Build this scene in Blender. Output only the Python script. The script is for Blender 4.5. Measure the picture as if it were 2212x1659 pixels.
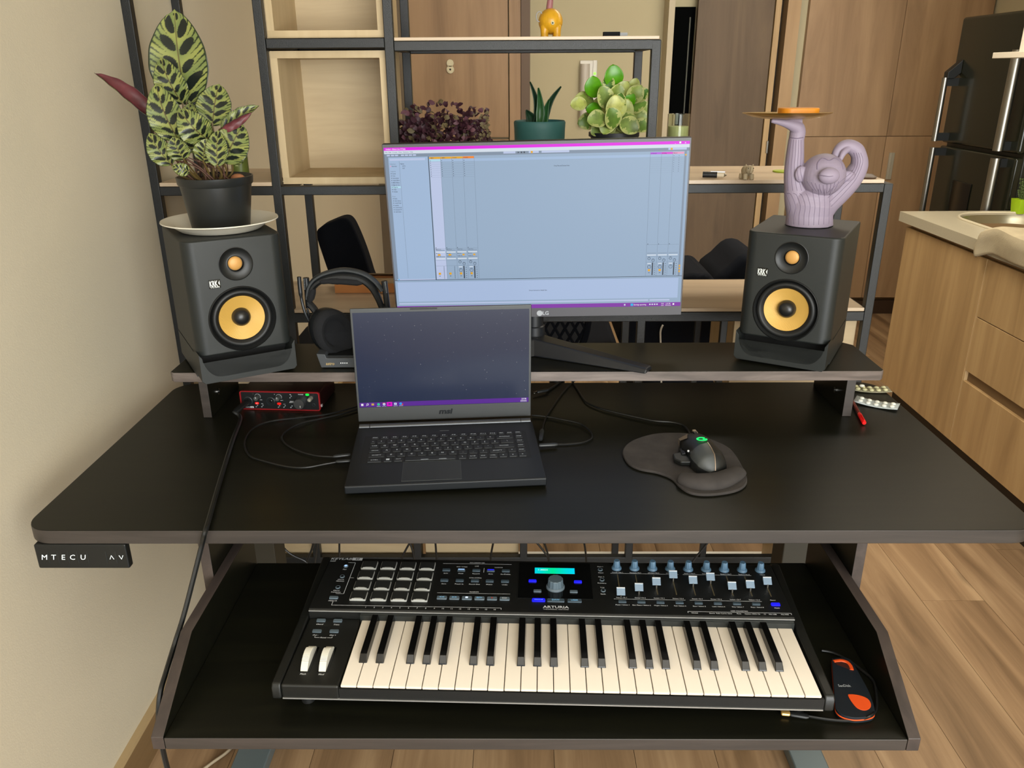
import bpy, bmesh, math, random
from mathutils import Vector, Matrix, Euler
random.seed(7)
S = bpy.context.scene
for o in list(bpy.data.objects): bpy.data.objects.remove(o)
COL = S.collection
PI = math.pi
# ---------------------------------------------------------------- camera
CAMPOS = Vector((-.0131, -1.104, 1.426)); FPX = 1739.7; PITCH, YAW, ROLL = .36939, -.01058, -.00624
_ca, _sa = math.cos(YAW), math.sin(YAW)
CF = Vector((_sa*math.cos(PITCH), _ca*math.cos(PITCH), -math.sin(PITCH)))
_r = Vector((_ca, -_sa, 0)); _u = _r.cross(CF)
CR = _r*math.cos(ROLL)+_u*math.sin(ROLL); CU = -_r*math.sin(ROLL)+_u*math.cos(ROLL)
cam = bpy.data.objects.new('camera', bpy.data.cameras.new('camera')); COL.objects.link(cam)
M3 = Matrix((CR, CU, -CF)).transposed()
cam.matrix_world = Matrix.Translation(CAMPOS) @ M3.to_4x4()
cam.data.sensor_width = 36; cam.data.lens = 36*FPX/2212; cam.data.clip_start = .02; cam.data.clip_end = 60
S.camera = cam
# ---------------------------------------------------------------- world, light, exposure
S.view_settings.view_transform = 'Standard'; S.view_settings.look = 'None'
S.view_settings.exposure = 0.0; S.view_settings.gamma = 1; S.view_settings.use_curve_mapping = False
wd = bpy.data.worlds.new('world'); S.world = wd; wd.use_nodes = True
wd.node_tree.nodes['Background'].inputs[0].default_value = (.86, .93, 1.0, 1)
wd.node_tree.nodes['Background'].inputs[1].default_value = 2.4
def area(name, loc, target, sx, sy, power, color):
    l = bpy.data.lights.new(name, 'AREA'); l.shape = 'RECTANGLE'; l.size = sx; l.size_y = sy; l.energy = power; l.color = color
    o = bpy.data.objects.new(name, l); COL.objects.link(o); o.location = loc
    o.rotation_euler = (Vector(target)-Vector(loc)).to_track_quat('-Z', 'Y').to_euler(); return o
area('window_and_fill', (1.3, -3.2, 1.25), (-.1, .8, .85), 2.6, 2.0, 175, (.97, .98, .95))  # unseen window behind the camera
area('window_and_fill', (.1, -1.3, 2.36), (-.1, .3, .6), 1.6, 1.4, 20, (1, .96, .88))  # added fill panel under the ceiling, no window there
area('kitchen_fill', (1.1, 2.0, 2.36), (1.2, 2.9, .6), 1.4, 1.2, 74, (1, .91, .75))  # added to brighten the far kitchen, no lamp known there
_sl = bpy.data.lights.new('sun', 'SUN'); _sl.energy = 11; _sl.angle = .02; _sl.color = (1, .93, .80)   # added to light the floor mirrored in the laptop, through the unwalled rear
_so = bpy.data.objects.new('sun', _sl); COL.objects.link(_so); _so.rotation_euler = Vector((.95, 2.1, -2.4)).to_track_quat('-Z', 'Y').to_euler()

# ---------------------------------------------------------------- helpers
def P(px, py, x=None, y=None, z=None):
    d = CF + CR*((px-1106)/FPX) + CU*((829.5-py)/FPX)
    for i, v in ((0, x), (1, y), (2, z)):
        if v is not None: return CAMPOS + d*((v-CAMPOS[i])/d[i])
def lin(h):
    h = h.lstrip('#'); o = []
    for i in (0, 2, 4):
        c = int(h[i:i+2], 16)/255; o.append(c/12.92 if c <= .04045 else ((c+.055)/1.055)**2.4)
    return (*o, 1)
MATS = {}
def mat(name, col, rough=.5, metal=0, emit=0, bump=0, bscale=200, spec=.5, coat=0, trans=0, alpha=1, ior=1.45, vary=0, vscale=30):
    if name in MATS: return MATS[name]
    m = bpy.data.materials.new(name); m.use_nodes = True; nt = m.node_tree; b = nt.nodes['Principled BSDF']
    c = lin(col) if isinstance(col, str) else col
    b.inputs['Base Color'].default_value = c; b.inputs['Roughness'].default_value = rough; b.inputs['Metallic'].default_value = metal
    b.inputs['Specular IOR Level'].default_value = spec; b.inputs['Coat Weight'].default_value = coat; b.inputs['IOR'].default_value = ior
    b.inputs['Transmission Weight'].default_value = trans; b.inputs['Alpha'].default_value = alpha
    if emit: b.inputs['Emission Color'].default_value = c; b.inputs['Emission Strength'].default_value = emit
    if bump or vary:
        tc = nt.nodes.new('ShaderNodeTexCoord'); n = nt.nodes.new('ShaderNodeTexNoise'); n.inputs['Scale'].default_value = bscale
        n.inputs['Detail'].default_value = 3; nt.links.new(tc.outputs['Object'], n.inputs['Vector'])
        if bump:
            bp = nt.nodes.new('ShaderNodeBump'); bp.inputs['Strength'].default_value = bump; bp.inputs['Distance'].default_value = .001
            nt.links.new(n.outputs['Fac'], bp.inputs['Height']); nt.links.new(bp.outputs['Normal'], b.inputs['Normal'])
        if vary:
            n2 = nt.nodes.new('ShaderNodeTexNoise'); n2.inputs['Scale'].default_value = vscale; n2.inputs['Detail'].default_value = 5
            nt.links.new(tc.outputs['Object'], n2.inputs['Vector'])
            r = nt.nodes.new('ShaderNodeValToRGB'); r.color_ramp.elements[0].position = .3; r.color_ramp.elements[1].position = .7
            r.color_ramp.elements[0].color = tuple(v*(1-vary) for v in c[:3])+(1,); r.color_ramp.elements[1].color = tuple(min(1, v*(1+vary)) for v in c[:3])+(1,)
            nt.links.new(n2.outputs['Fac'], r.inputs['Fac']); nt.links.new(r.outputs['Color'], b.inputs['Base Color'])
    MATS[name] = m; return m
def wood(name, dark, mid, light, axis='Z', rough=.5, sc=6, stretch=12, bump=.15, knots=0, rnd=True, spec=.5, coord='Object'):
    if name in MATS: return MATS[name]
    m = bpy.data.materials.new(name); m.use_nodes = True; nt = m.node_tree; b = nt.nodes['Principled BSDF']; L = nt.links.new
    tc = nt.nodes.new('ShaderNodeTexCoord'); mp = nt.nodes.new('ShaderNodeMapping'); s = [sc*stretch]*3; s['XYZ'.index(axis)] = sc
    mp.inputs['Scale'].default_value = s; L(tc.outputs[coord], mp.inputs['Vector'])
    if rnd:
        oi = nt.nodes.new('ShaderNodeObjectInfo'); ml = nt.nodes.new('ShaderNodeMath'); ml.operation = 'MULTIPLY'; ml.inputs[1].default_value = 37
        L(oi.outputs['Random'], ml.inputs[0]); L(ml.outputs[0], mp.inputs['Location'])
    n = nt.nodes.new('ShaderNodeTexNoise'); n.inputs['Scale'].default_value = .35; n.inputs['Detail'].default_value = 6; n.inputs['Roughness'].default_value = .6; n.inputs['Distortion'].default_value = .6
    L(mp.outputs[0], n.inputs['Vector'])
    r = nt.nodes.new('ShaderNodeValToRGB'); e = r.color_ramp.elements; e[0].position = .28; e[0].color = lin(dark); e[1].position = .72; e[1].color = lin(light)
    k = e.new(.5); k.color = lin(mid); L(n.outputs['Fac'], r.inputs['Fac']); out = r.outputs['Color']
    if knots:
        mp2 = nt.nodes.new('ShaderNodeMapping'); s2 = [sc*2.6]*3; s2['XYZ'.index(axis)] = sc*.5; mp2.inputs['Scale'].default_value = s2; L(tc.outputs[coord], mp2.inputs['Vector'])
        if rnd: L(ml.outputs[0], mp2.inputs['Location'])
        n3 = nt.nodes.new('ShaderNodeTexNoise'); n3.inputs['Scale'].default_value = 1.3; n3.inputs['Detail'].default_value = 3; L(mp2.outputs[0], n3.inputs['Vector'])
        r3 = nt.nodes.new('ShaderNodeValToRGB'); r3.color_ramp.elements[0].position = .68; r3.color_ramp.elements[0].color = (0, 0, 0, 1); r3.color_ramp.elements[1].position = .78; r3.color_ramp.elements[1].color = (knots, knots, knots, 1)
        L(n3.outputs['Fac'], r3.inputs['Fac'])
        mx = nt.nodes.new('ShaderNodeMixRGB'); mx.inputs[2].default_value = lin(dark); mx.inputs[2].default_value = tuple(v*.5 for v in lin(dark)[:3])+(1,)
        L(r3.outputs['Color'], mx.inputs[0]); L(out, mx.inputs[1]); out = mx.outputs[0]
    if rnd:
        hs = nt.nodes.new('ShaderNodeHueSaturation'); mr = nt.nodes.new('ShaderNodeMapRange'); mr.inputs[3].default_value = .93; mr.inputs[4].default_value = 1.07
        L(oi.outputs['Random'], mr.inputs[0]); L(mr.outputs[0], hs.inputs['Value']); L(out, hs.inputs['Color']); out = hs.outputs[0]
    L(out, b.inputs['Base Color']); b.inputs['Roughness'].default_value = rough; b.inputs['Specular IOR Level'].default_value = spec
    bp = nt.nodes.new('ShaderNodeBump'); bp.inputs['Strength'].default_value = bump; bp.inputs['Distance'].default_value = .001
    L(n.outputs['Fac'], bp.inputs['Height']); L(bp.outputs['Normal'], b.inputs['Normal'])
    MATS[name] = m; return m

I4 = Matrix.Identity(4)
def T(x=0, y=0, z=0, rx=0, ry=0, rz=0, s=1):
    return Matrix.Translation((x, y, z)) @ Euler((rx, ry, rz)).to_matrix().to_4x4() @ Matrix.Scale(s, 4)
def TP(M):  # pose from the fitted order Rz*Ry*Rx
    return M
def rrect(w, h, r, n=5, cx=0, cy=0):
    o = []
    for sx, sy, a0 in ((1, 1, 0), (-1, 1, 90), (-1, -1, 180), (1, -1, 270)):
        for i in range(n+1):
            a = math.radians(a0+90*i/n); o.append((cx+sx*(w/2-r)+r*math.cos(a), cy+sy*(h/2-r)+r*math.sin(a)))
    return o
def cr(pts, n=8, closed=False):
    pts = [Vector(p) for p in pts]; o = []; N = len(pts)
    for i in range(N if closed else N-1):
        g = (lambda k: pts[k % N]) if closed else (lambda k: pts[min(max(k, 0), N-1)])
        a, b, c, d = g(i-1), g(i), g(i+1), g(i+2)
        for j in range(n):
            t = j/n; o.append(.5*((2*b)+(c-a)*t+(2*a-5*b+4*c-d)*t*t+(3*b-a-3*c+d)*t**3))
    if not closed: o.append(pts[-1])
    return o
class MB:
    def __init__(s): s.v = []; s.f = []; s.m = []; s.c = None
    def add(s, vs, fs, mi=0, M=None):
        k = len(s.v); s.v += [tuple(M @ Vector(p)) if M else tuple(p) for p in vs]
        s.f += [tuple(i+k for i in f) for f in fs]; s.m += [mi]*len(fs); return s
    def box(s, x0, x1, y0, y1, z0, z1, mi=0, M=None):
        return s.add([(x, y, z) for x in (x0, x1) for y in (y0, y1) for z in (z0, z1)],
              [(0, 1, 3, 2), (4, 6, 7, 5), (0, 4, 5, 1), (2, 3, 7, 6), (0, 2, 6, 4), (1, 5, 7, 3)], mi, M)
    def prism(s, poly, a, b, axis='Z', mi=0, M=None, sc=1, caps=True):
        def mk(p, t): return {'Z': (p[0], p[1], t), 'Y': (p[0], t, p[1]), 'X': (t, p[0], p[1])}[axis]
        n = len(poly); cx = sum(p[0] for p in poly)/n; cy = sum(p[1] for p in poly)/n
        q = [(cx+(p[0]-cx)*sc, cy+(p[1]-cy)*sc) for p in poly]
        vs = [mk(p, a) for p in poly]+[mk(p, b) for p in q]
        fs = [(i, (i+1) % n, n+(i+1) % n, n+i) for i in range(n)]
        if caps: fs += [tuple(range(n-1, -1, -1)), tuple(range(n, 2*n))]
        if (axis == 'Y') ^ (b < a): fs = [f[::-1] for f in fs]
        return s.add(vs, fs, mi, M)
    def lathe(s, prof, n=32, mi=0, M=None):
        vs = []; fs = []; idx = []
        for r, z in prof:
            if r < 1e-6: idx.append([len(vs)]*n); vs.append((0, 0, z))
            else: idx.append(list(range(len(vs), len(vs)+n))); vs += [(r*math.cos(2*PI*i/n), r*math.sin(2*PI*i/n), z) for i in range(n)]
        for a, b in zip(idx, idx[1:]):
            for i in range(n):
                j = (i+1) % n; f = []
                for q in (a[i], a[j], b[j], b[i]):
                    if q not in f: f.append(q)
                if len(f) > 2: fs.append(tuple(f))
        return s.add(vs, fs, mi, M)
    def cyl(s, r, z0, z1, n=24, mi=0, M=None, r2=None):
        return s.lathe([(0, z0), (r, z0), (r if r2 is None else r2, z1), (0, z1)], n, mi, M)
    def tube(s, pts, r, n=8, mi=0, M=None, flat=1, closed=False, upv=None):
        pts = [Vector(p) for p in pts]; N = len(pts); vs = []; fs = []; up = Vector(upv) if upv else None
        for i, p in enumerate(pts):
            t = (pts[(i+1) % N]-pts[i-1]) if closed else (pts[min(i+1, N-1)]-pts[max(i-1, 0)])
            t.normalize()
            if up is None: up = Vector((0, 0, 1)) if abs(t.z) < .9 else Vector((1, 0, 0))
            a = t.cross(up); 
            if a.length < 1e-5: a = t.cross(Vector((.3, .5, .8)))
            a.normalize(); b = a.cross(t).normalized()
            if not upv: up = b
            rr = r[i] if hasattr(r, '__len__') else r
            vs += [tuple(p+(a*math.cos(2*PI*k/n)+b*math.sin(2*PI*k/n)*flat)*rr) for k in range(n)]
        for i in range(N if closed else N-1):
            for k in range(n): fs.append((i*n+k, i*n+(k+1) % n, ((i+1) % N)*n+(k+1) % n, ((i+1) % N)*n+k))
        if not closed: fs += [tuple(range(n-1, -1, -1)), tuple((N-1)*n+k for k in range(n))]
        return s.add(vs, fs, mi, M)
    def ball(s, c, r, nu=20, nv=12, mi=0, M=None):
        if not hasattr(r, '__len__'): r = (r, r, r)
        mm = Matrix.Translation(c) @ Matrix.Diagonal((*r, 1))
        return s.lathe([(math.sin(PI*i/nv), -math.cos(PI*i/nv)) for i in range(nv+1)], nu, mi, (M @ mm) if M else mm)
    def grid(s, fn, nu, nv, mi=0, M=None):
        vs = [fn(i/nu, j/nv) for i in range(nu+1) for j in range(nv+1)]
        return s.add(vs, [(i*(nv+1)+j, (i+1)*(nv+1)+j, (i+1)*(nv+1)+j+1, i*(nv+1)+j+1) for i in range(nu) for j in range(nv)], mi, M)
    def quad(s, x0, x1, z0, z1, y, mi=0, M=None):   # facing -y
        return s.add([(x0, y, z0), (x1, y, z0), (x1, y, z1), (x0, y, z1)], [(0, 1, 2, 3)], mi, M)
    def flat(s, x0, x1, y0, y1, z, mi=0, M=None):
        return s.add([(x0, y0, z), (x1, y0, z), (x1, y1, z), (x0, y1, z)], [(0, 1, 2, 3)], mi, M)
    def text(s, txt, size, M, mi=0, align='CENTER', off=0, shear=0, width=None, face='XY'):
        vs, fs, bx = glyphs(txt, off, shear)
        w = bx[1]-bx[0]; sx = (width/w) if width else size
        ox = {'CENTER': (bx[0]+bx[1])/2, 'LEFT': bx[0], 'RIGHT': bx[1]}[align]
        pts = [((x-ox)*sx, (y-.33)*size, 0) for x, y in vs]
        if face == 'XZ': pts = [(x, 0, y) for x, y, _ in pts]
        return s.add(pts, fs, mi, M)
    def build(s, name, mats, parent=None, bevel=0, seg=2, ang=35, M=None, label=None, smooth=True, sub=0, kind=None, solid=None, remesh=0):
        me = bpy.data.meshes.new(name); me.from_pydata(s.v, [], s.f)
        for m in (mats if isinstance(mats, (list, tuple)) else [mats]): me.materials.append(m)
        if max(s.m or [0]) > 0: me.polygons.foreach_set('material_index', s.m)
        if remesh or solid or bevel:
            b = bmesh.new(); b.from_mesh(me)
            if bevel or remesh: bmesh.ops.recalc_face_normals(b, faces=b.faces)
            b.to_mesh(me); b.free()
        if smooth:
            me.polygons.foreach_set('use_smooth', [True]*len(s.f))
            if not bevel: me.set_sharp_from_angle(angle=math.radians(ang))
        me.update()
        o = bpy.data.objects.new(name, me); COL.objects.link(o)
        if parent: o.parent = parent
        if M is not None: o.matrix_local = M
        if bevel:
            md = o.modifiers.new('bevel', 'BEVEL'); md.width = bevel; md.segments = seg; md.limit_method = 'ANGLE'; md.angle_limit = math.radians(ang); md.harden_normals = True
        if remesh:
            md = o.modifiers.new('remesh', 'REMESH'); md.mode = 'VOXEL'; md.voxel_size = remesh; md.use_smooth_shade = True
            md = o.modifiers.new('smooth', 'SMOOTH'); md.factor = .5; md.iterations = 6
        if solid:
            md = o.modifiers.new('solid', 'SOLIDIFY'); md.thickness = solid[0]; md.offset = -1
            if len(solid) > 1: md.material_offset = solid[1]; md.material_offset_rim = solid[2]
        if sub: md = o.modifiers.new('sub', 'SUBSURF'); md.levels = sub; md.render_levels = sub
        if label: o['label'] = label
        if kind: o['kind'] = kind
        return o
_G = {}
def glyphs(txt, off, shear):
    k = (txt, off, shear)
    if k not in _G:
        c = bpy.data.curves.new('t', 'FONT'); c.body = txt; c.size = 1; c.offset = off; c.shear = shear; c.resolution_u = 2
        o = bpy.data.objects.new('t', c); COL.objects.link(o)
        me = bpy.data.meshes.new_from_object(o.evaluated_get(bpy.context.evaluated_depsgraph_get()))
        vs = [(v.co.x, v.co.y) for v in me.vertices]; fs = [tuple(p.vertices) for p in me.polygons]
        bpy.data.objects.remove(o); bpy.data.curves.remove(c); bpy.data.meshes.remove(me)
        xs = [v[0] for v in vs] or [0, 1]; _G[k] = (vs, fs, (min(xs), max(xs)))
    return _G[k]
def thing(name, label, cat, loc=(0, 0, 0), rz=0, group=None, M=None):
    o = bpy.data.objects.new(name, None); COL.objects.link(o); o.empty_display_size = .05
    if M is not None: o.matrix_world = M
    else: o.location = loc; o.rotation_euler = (0, 0, rz)
    o['label'] = label; o['category'] = cat
    if group: o['group'] = group
    bpy.context.view_layer.update(); return o
def tag(o, label, cat, group=None):
    o['label'] = label; o['category'] = cat
    if group: o['group'] = group
    return o
def struct(o, label=None):
    o['kind'] = 'structure'
    if label: o['label'] = label
    return o
def dup(o, parent, M=None, name=None):
    c = o.copy(); COL.objects.link(c); c.parent = parent
    if M is not None: c.matrix_local = M
    return c

# ---------------------------------------------------------------- materials
plaster = mat('wall_plaster', '#c6bca6', .85, bump=.25, bscale=350, vary=.03, vscale=2)
plaster_back = mat('hall_plaster', '#b5aa8b', .85, bump=.2, bscale=300, vary=.02, vscale=2)
blackwood = wood('black_laminate', '#10100b', '#13130d', '#17170f', 'X', .34, 8, 14, .04, rnd=False, spec=.20)
edgewood = wood('dark_edge_band', '#2a2522', '#332d29', '#3d3632', 'X', .5, 10, 14, .1, rnd=False)
riseredge = wood('riser_edge_band', '#4c4440', '#655b56', '#7b706a', 'X', .5, 14, 9, .25, rnd=False)
floorwood = wood('floor_laminate', '#6f563c', '#9a7c5c', '#b89a76', 'Y', .45, 2.4, 15, .12, knots=.8, rnd=True)
doorwood = wood('oak_door', '#86694b', '#a18160', '#b2926e', 'Z', .55, 2.2, 10, .08, knots=.5)
cabwood = wood('oak_cabinet', '#9b7c54', '#b39366', '#c3a475', 'Z', .5, 2.6, 12, .08, knots=.7)
cabshadow = mat('cabinet_carcass', '#6e5538', .6)
ply = wood('pale_ply', '#a28d6c', '#ae9a78', '#b9a582', 'X', .55, 5, 9, .08)
plyedge = wood('pale_ply_edge', '#ab956f', '#b8a27c', '#c0ab86', 'Z', .55, 5, 9, .05)
shelfwood = wood('shelf_board', '#a8937a', '#bba68c', '#c8b49a', 'X', .38, 5, 9, .05)
steel_black = mat('black_steel', '#0f1213', .40, .0, bump=.5, bscale=900, spec=.6)
vinyl = mat('speaker_vinyl', '#1d201f', .48, bump=.12, bscale=900)
black_pl = mat('black_plastic', '#101212', .42, bump=.05, bscale=600)
black_gl = mat('gloss_black', '#080909', .08)
dark_pl = mat('charcoal_plastic', '#22262a', .5)
rubber = mat('black_rubber', '#131414', .5)
white_print = mat('white_print', '#c9ccd0', .5)
grey_print = mat('grey_print', '#8a8d90', .5)
chrome = mat('chrome', '#c9c7c2', .18, 1)
steel = mat('brushed_steel', '#9a978f', .32, 1)
white_pl = mat('white_plastic', '#d4cfc4', .4)
cable_m = mat('cable_rubber', '#141515', .38)
cablegrey = mat('cable_grey', '#3c3f40', .4)

# ================================================================ SETTING
b = MB().box(-1.1, 2.9, -3.6, 4.3, -.128, -.090)
fl = struct(b.build('floor', mat('floor_base', '#3a2c1e', .8)), 'light brown oak laminate plank floor')
# planks (the desk is raised: the floor lies .828 m below its top)
ZF = -.078
pw, pl_ = .19, 1.22
plank_meshes = {}
x = -.885; r = 0
while x < 2.72:
    y = -1.2 - (r*.47) % pl_
    while y < 4.1:
        y0, y1 = max(y, -1.2), min(y+pl_, 4.1)
        if y1-y0 > .05 and not (x > 1.75 and y1 < 2.3):
            key = round(y1-y0, 3)
            if key not in plank_meshes:
                o = MB().box(.0006, pw-.0006, .0006, key-.0006, -.012, 0).build('plank', floorwood, fl, smooth=False)
                plank_meshes[key] = o.data
            else:
                o = bpy.data.objects.new('plank', plank_meshes[key]); COL.objects.link(o); o.parent = fl
            o.location = (x, y0, ZF)
        y += pl_
    x += pw; r += 1
struct(MB().box(-1.0, -.893, -3.6, 4.1, ZF, 2.4).build('wall_left', plaster))
struct(MB().box(-1.0, 2.9, 4.1, 4.2, ZF, 2.4).build('wall_back', plaster_back))
b = MB().box(2.26, 2.36, -3.6, 2.41, ZF, 2.4); b.box(2.36, 2.86, 2.31, 2.41, ZF, 2.4); b.box(2.76, 2.86, 2.41, 4.1, ZF, 2.4)
struct(b.build('wall_right', plaster_back))
struct(MB().box(-1.0, 2.9, -3.6, 4.2, 2.4, 2.5).build('ceiling', mat('ceiling_paint', '#d8d2c4', .9)))
bb = MB().box(-.893, -.879, -1.6, 4.098, -.078, .020); 
o = struct(bb.build('baseboard_left', wood('baseboard_oak', '#6b5436', '#7b6242', '#8d734f', 'Y', .5, 3, 12, .05, rnd=False)))
MB().box(-.893, -.877, -1.6, 4.098, .020, .030).build('cap_strip', mat('baseboard_cap', '#b39a72', .5), o)

# back wall doors and panels (y = 4.1)
def panel(name, x0, x1, z0, z1, y=4.06, d=.038, m=doorwood, parent=None):
    return MB().box(x0+.003, x1-.003, y, y+d, z0+.003, z1-.003).build(name, m, parent, bevel=.002)
d1 = struct(panel('door_1', -.70, -.075, 0.01, 1.045), 'oak veneer door with a round double lock')
panel('door_panel', -.70, -.075, 1.05, 2.2, parent=d1)
b = MB()
for cy, rr in ((1.478, .021), (1.443, .0225)):
    b.cyl(rr, 0, .012, 24, 0, T(-.424, 4.059, cy, rx=PI/2)); b.cyl(rr*.72, .012, .018, 24, 0, T(-.424, 4.059, cy, rx=PI/2))
b.cyl(.006, .018, .0195, 10, 1, T(-.424, 4.059, 1.443, rx=PI/2))
b.build('door_lock', [mat('lock_ring', '#d9cfae', .35), black_gl], d1, bevel=.0015, label='pale round double lock rosette')
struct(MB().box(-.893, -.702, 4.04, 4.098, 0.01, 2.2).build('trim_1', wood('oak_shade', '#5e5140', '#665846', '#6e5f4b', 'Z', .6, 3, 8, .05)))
struct(MB().box(-.072, -.004, 4.045, 4.098, 0.01, 2.2).build('trim_2', doorwood, bevel=.002))
struct(MB().box(-.001, .052, 4.05, 4.098, 0.01, 2.2).build('trim_3', mat('shaded_jamb', '#6a5748', .6)))  # the jamb's shadow is put into this darker brown
struct(MB().box(.838, .872, 3.93, 4.099, ZF, 2.2).build('trim_4', mat('pale_jamb', '#b7aa90', .6)))
# doorway beside sliding door, its darkness put in as a black sheet
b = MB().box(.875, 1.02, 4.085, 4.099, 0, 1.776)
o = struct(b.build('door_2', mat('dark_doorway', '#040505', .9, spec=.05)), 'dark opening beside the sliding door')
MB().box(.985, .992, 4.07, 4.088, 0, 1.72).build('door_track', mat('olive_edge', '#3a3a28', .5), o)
d3 = struct(panel('door_3', 1.01, 1.452, .03, 2.3, 3.98, .04, wood('oak_sliding', '#503e28', '#64503a', '#715c42', 'Z', .6, 2.2, 10, .08, knots=.6)), 'tall brown oak sliding door')
MB().box(1.455, 1.487, 3.975, 4.02, .03, 2.3).build('door_edge', cabwood, d3)
MB().box(1.478, 1.486, 3.955, 3.975, .96, 1.03).build('door_latch', steel, d3)
struct(MB().box(1.49, 1.525, 4.08, 4.099, 0, 2.3).build('gap_strip', mat('door_gap', '#241a10', .8)))  # dark strip stands in for the unlit gap
struct(MB().box(1.528, 1.603, 3.99, 4.099, 0, 2.3).build('trim_6', wood('oak_light_trim', '#9a7b57', '#a8875f', '#b5946b', 'Z', .5, 3, 10, .05)))
struct(MB().box(-.893, 2.755, 4.055, 4.0975, ZF, .008).build('floor_filler_back', mat('shaded_floor_brown', '#3c2a1c', .6)))  # added filler below the doors, coloured like the shadowed floor
struct(MB().box(.875, 1.49, 3.975, 4.054, ZF, .012).build('floor_filler_door', mat('shaded_floor_brown', '#3c2a1c', .6)))  # same added filler under the sliding door, in shadowed floor brown
# tall closet with joints
cl = thing('closet', 'tall oak closet wall with slim steel pull beside the fridge', 'closet', (1.675, 4.062, 0))
for a, b_, z0, z1, nm in ((0, .56, .03, 1.045, 'door'), (.56, 1.07, .03, 1.045, 'door'), (0, .56, 1.048, 2.32, 'panel'), (.56, 1.07, 1.048, 2.32, 'panel')):
    MB().box(a+.0015, b_-.0015, 0, .03, z0, z1).build(nm, doorwood, cl, bevel=.001)
MB().box(0.001, 1.07, .03, .0365, .012, 2.32).build('carcass', doorwood, cl)
b = MB().box(.592, .624, -.012, 0, .79, .95); b.box(.603, .607, -.016, -.012, .79, .95)
b.build('pull_handle', mat('pull_silver', '#b5ae9c', .35, .2), cl, bevel=.002, label='slim vertical steel pull')
# wall intercom
it = thing('wall_intercom', 'white wall intercom handset with green light on the far wall', 'intercom', (.4, 4.1, 1.3))
MB().box(-.05, .055, -.02, -.001, -.19, .19).build('back_plate', white_pl, it, bevel=.006)
MB().tube([(-.02, -.045, -.17), (-.02, -.045, .17)], .028, 12).build('handset', mat('handset_grey', '#bdb4a8', .4), it)
b = MB().box(.028, .052, -.026, -.02, .07, .19); b.build('button_strip', white_pl, it, bevel=.002)
MB().cyl(.008, 0, .003, 12, 0, T(.04, -.026, .115, rx=PI/2)).build('indicator_light', mat('led_green_wall', '#7cf03c', .4, emit=1.2), it)
for z in (.085, .067): MB().box(.031, .049, -.029, -.026, z, z+.006).build('button', black_pl, it)

# ================================================================ KITCHEN (right)
kc = thing('base_cabinet', 'brown oak kitchen base cabinet with one door and stacked drawers', 'cabinet', (1.64, 1.72, 0))
MB().box(.022, .6, -1.4, .64, .10, .82).build('carcass', cabshadow, kc)
MB().box(.010, .024, -1.4, .62, .803, .8195).build('top_rail', mat('rail_brown', '#8a6a45', .6), kc)
MB().box(.045, .58, -1.4, .60, ZF, .10).build('plinth', mat('plinth_dark', '#2c2216', .7), kc)
MB().box(.0, .02, .004, .64, .095, .80).build('door', cabwood, kc, bevel=.0015)
MB().box(.002, .02, -.0035, .0035, .095, .80).build('edge_strip', mat('pale_edge', '#c9ac80', .5), kc)
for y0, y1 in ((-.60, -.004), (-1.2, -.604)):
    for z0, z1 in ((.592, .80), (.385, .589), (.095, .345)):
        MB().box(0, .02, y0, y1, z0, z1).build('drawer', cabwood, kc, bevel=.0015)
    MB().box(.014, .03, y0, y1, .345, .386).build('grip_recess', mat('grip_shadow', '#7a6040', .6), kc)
# countertop with sink opening
hole = rrect(.40, .55, .17, 8, 1.975-1.62, 2.055-.3)
bm = bmesh.new(); outer = [(0, 0), (.63, 0), (.63, 2.10), (0, 2.10)]
def loop(pts, z):
    vs = [bm.verts.new((p[0], p[1], z)) for p in pts]; return vs, [bm.edges.new((vs[i], vs[(i+1) % len(vs)])) for i in range(len(vs))]
ov, oe = loop(outer, .04); hv, he = loop(hole, .04)
bmesh.ops.triangle_fill(bm, use_beauty=True, edges=oe+he)
g = bmesh.ops.extrude_face_region(bm, geom=list(bm.faces)); bmesh.ops.translate(bm, verts=[v for v in g['geom'] if isinstance(v, bmesh.types.BMVert)], vec=(0, 0, -.04))
bmesh.ops.recalc_face_normals(bm, faces=bm.faces)
me = bpy.data.meshes.new('countertop'); bm.to_mesh(me); bm.free(); me.materials.append(mat('grey_quartz', '#aea58f', .3, bump=.02, vary=.04, vscale=160))
ct = bpy.data.objects.new('countertop', me); COL.objects.link(ct); ct.location = (1.62, .3, .82)
tag(ct, 'grey stone kitchen countertop with a sink cut into it', 'countertop')
sk = thing('sink', 'oval stainless steel sink set into the grey countertop', 'sink', (1.975, 2.055, .82))
b = MB(); L0 = []
rings = [(rrect(.402, .552, .171, 8), .038), (rrect(.39, .54, .165, 8), .02), (rrect(.37, .52, .16, 8), -.08), (rrect(.30, .45, .14, 8), -.13), (rrect(.06, .06, .029, 8), -.135)]
vs = []; n = len(rings[0][0])
for pts, z in rings: vs += [(p[0], p[1], z) for p in pts]
fs = [(k*n+i, (k+1)*n+i, (k+1)*n+(i+1) % n, k*n+(i+1) % n) for k in range(len(rings)-1) for i in range(n)]+[tuple((len(rings)-1)*n+i for i in range(n))]
MB().add(vs, fs).build('basin', mat('basin_steel', '#a39b84', .28, .9), sk, ang=60)
MB().tube([(p[0], p[1], .042) for p in rrect(.41, .56, .172, 8)], .006, 8, closed=True, upv=(0, 0, 1)).build('rim', mat('rim_light', '#bdb39b', .35), sk)
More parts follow.
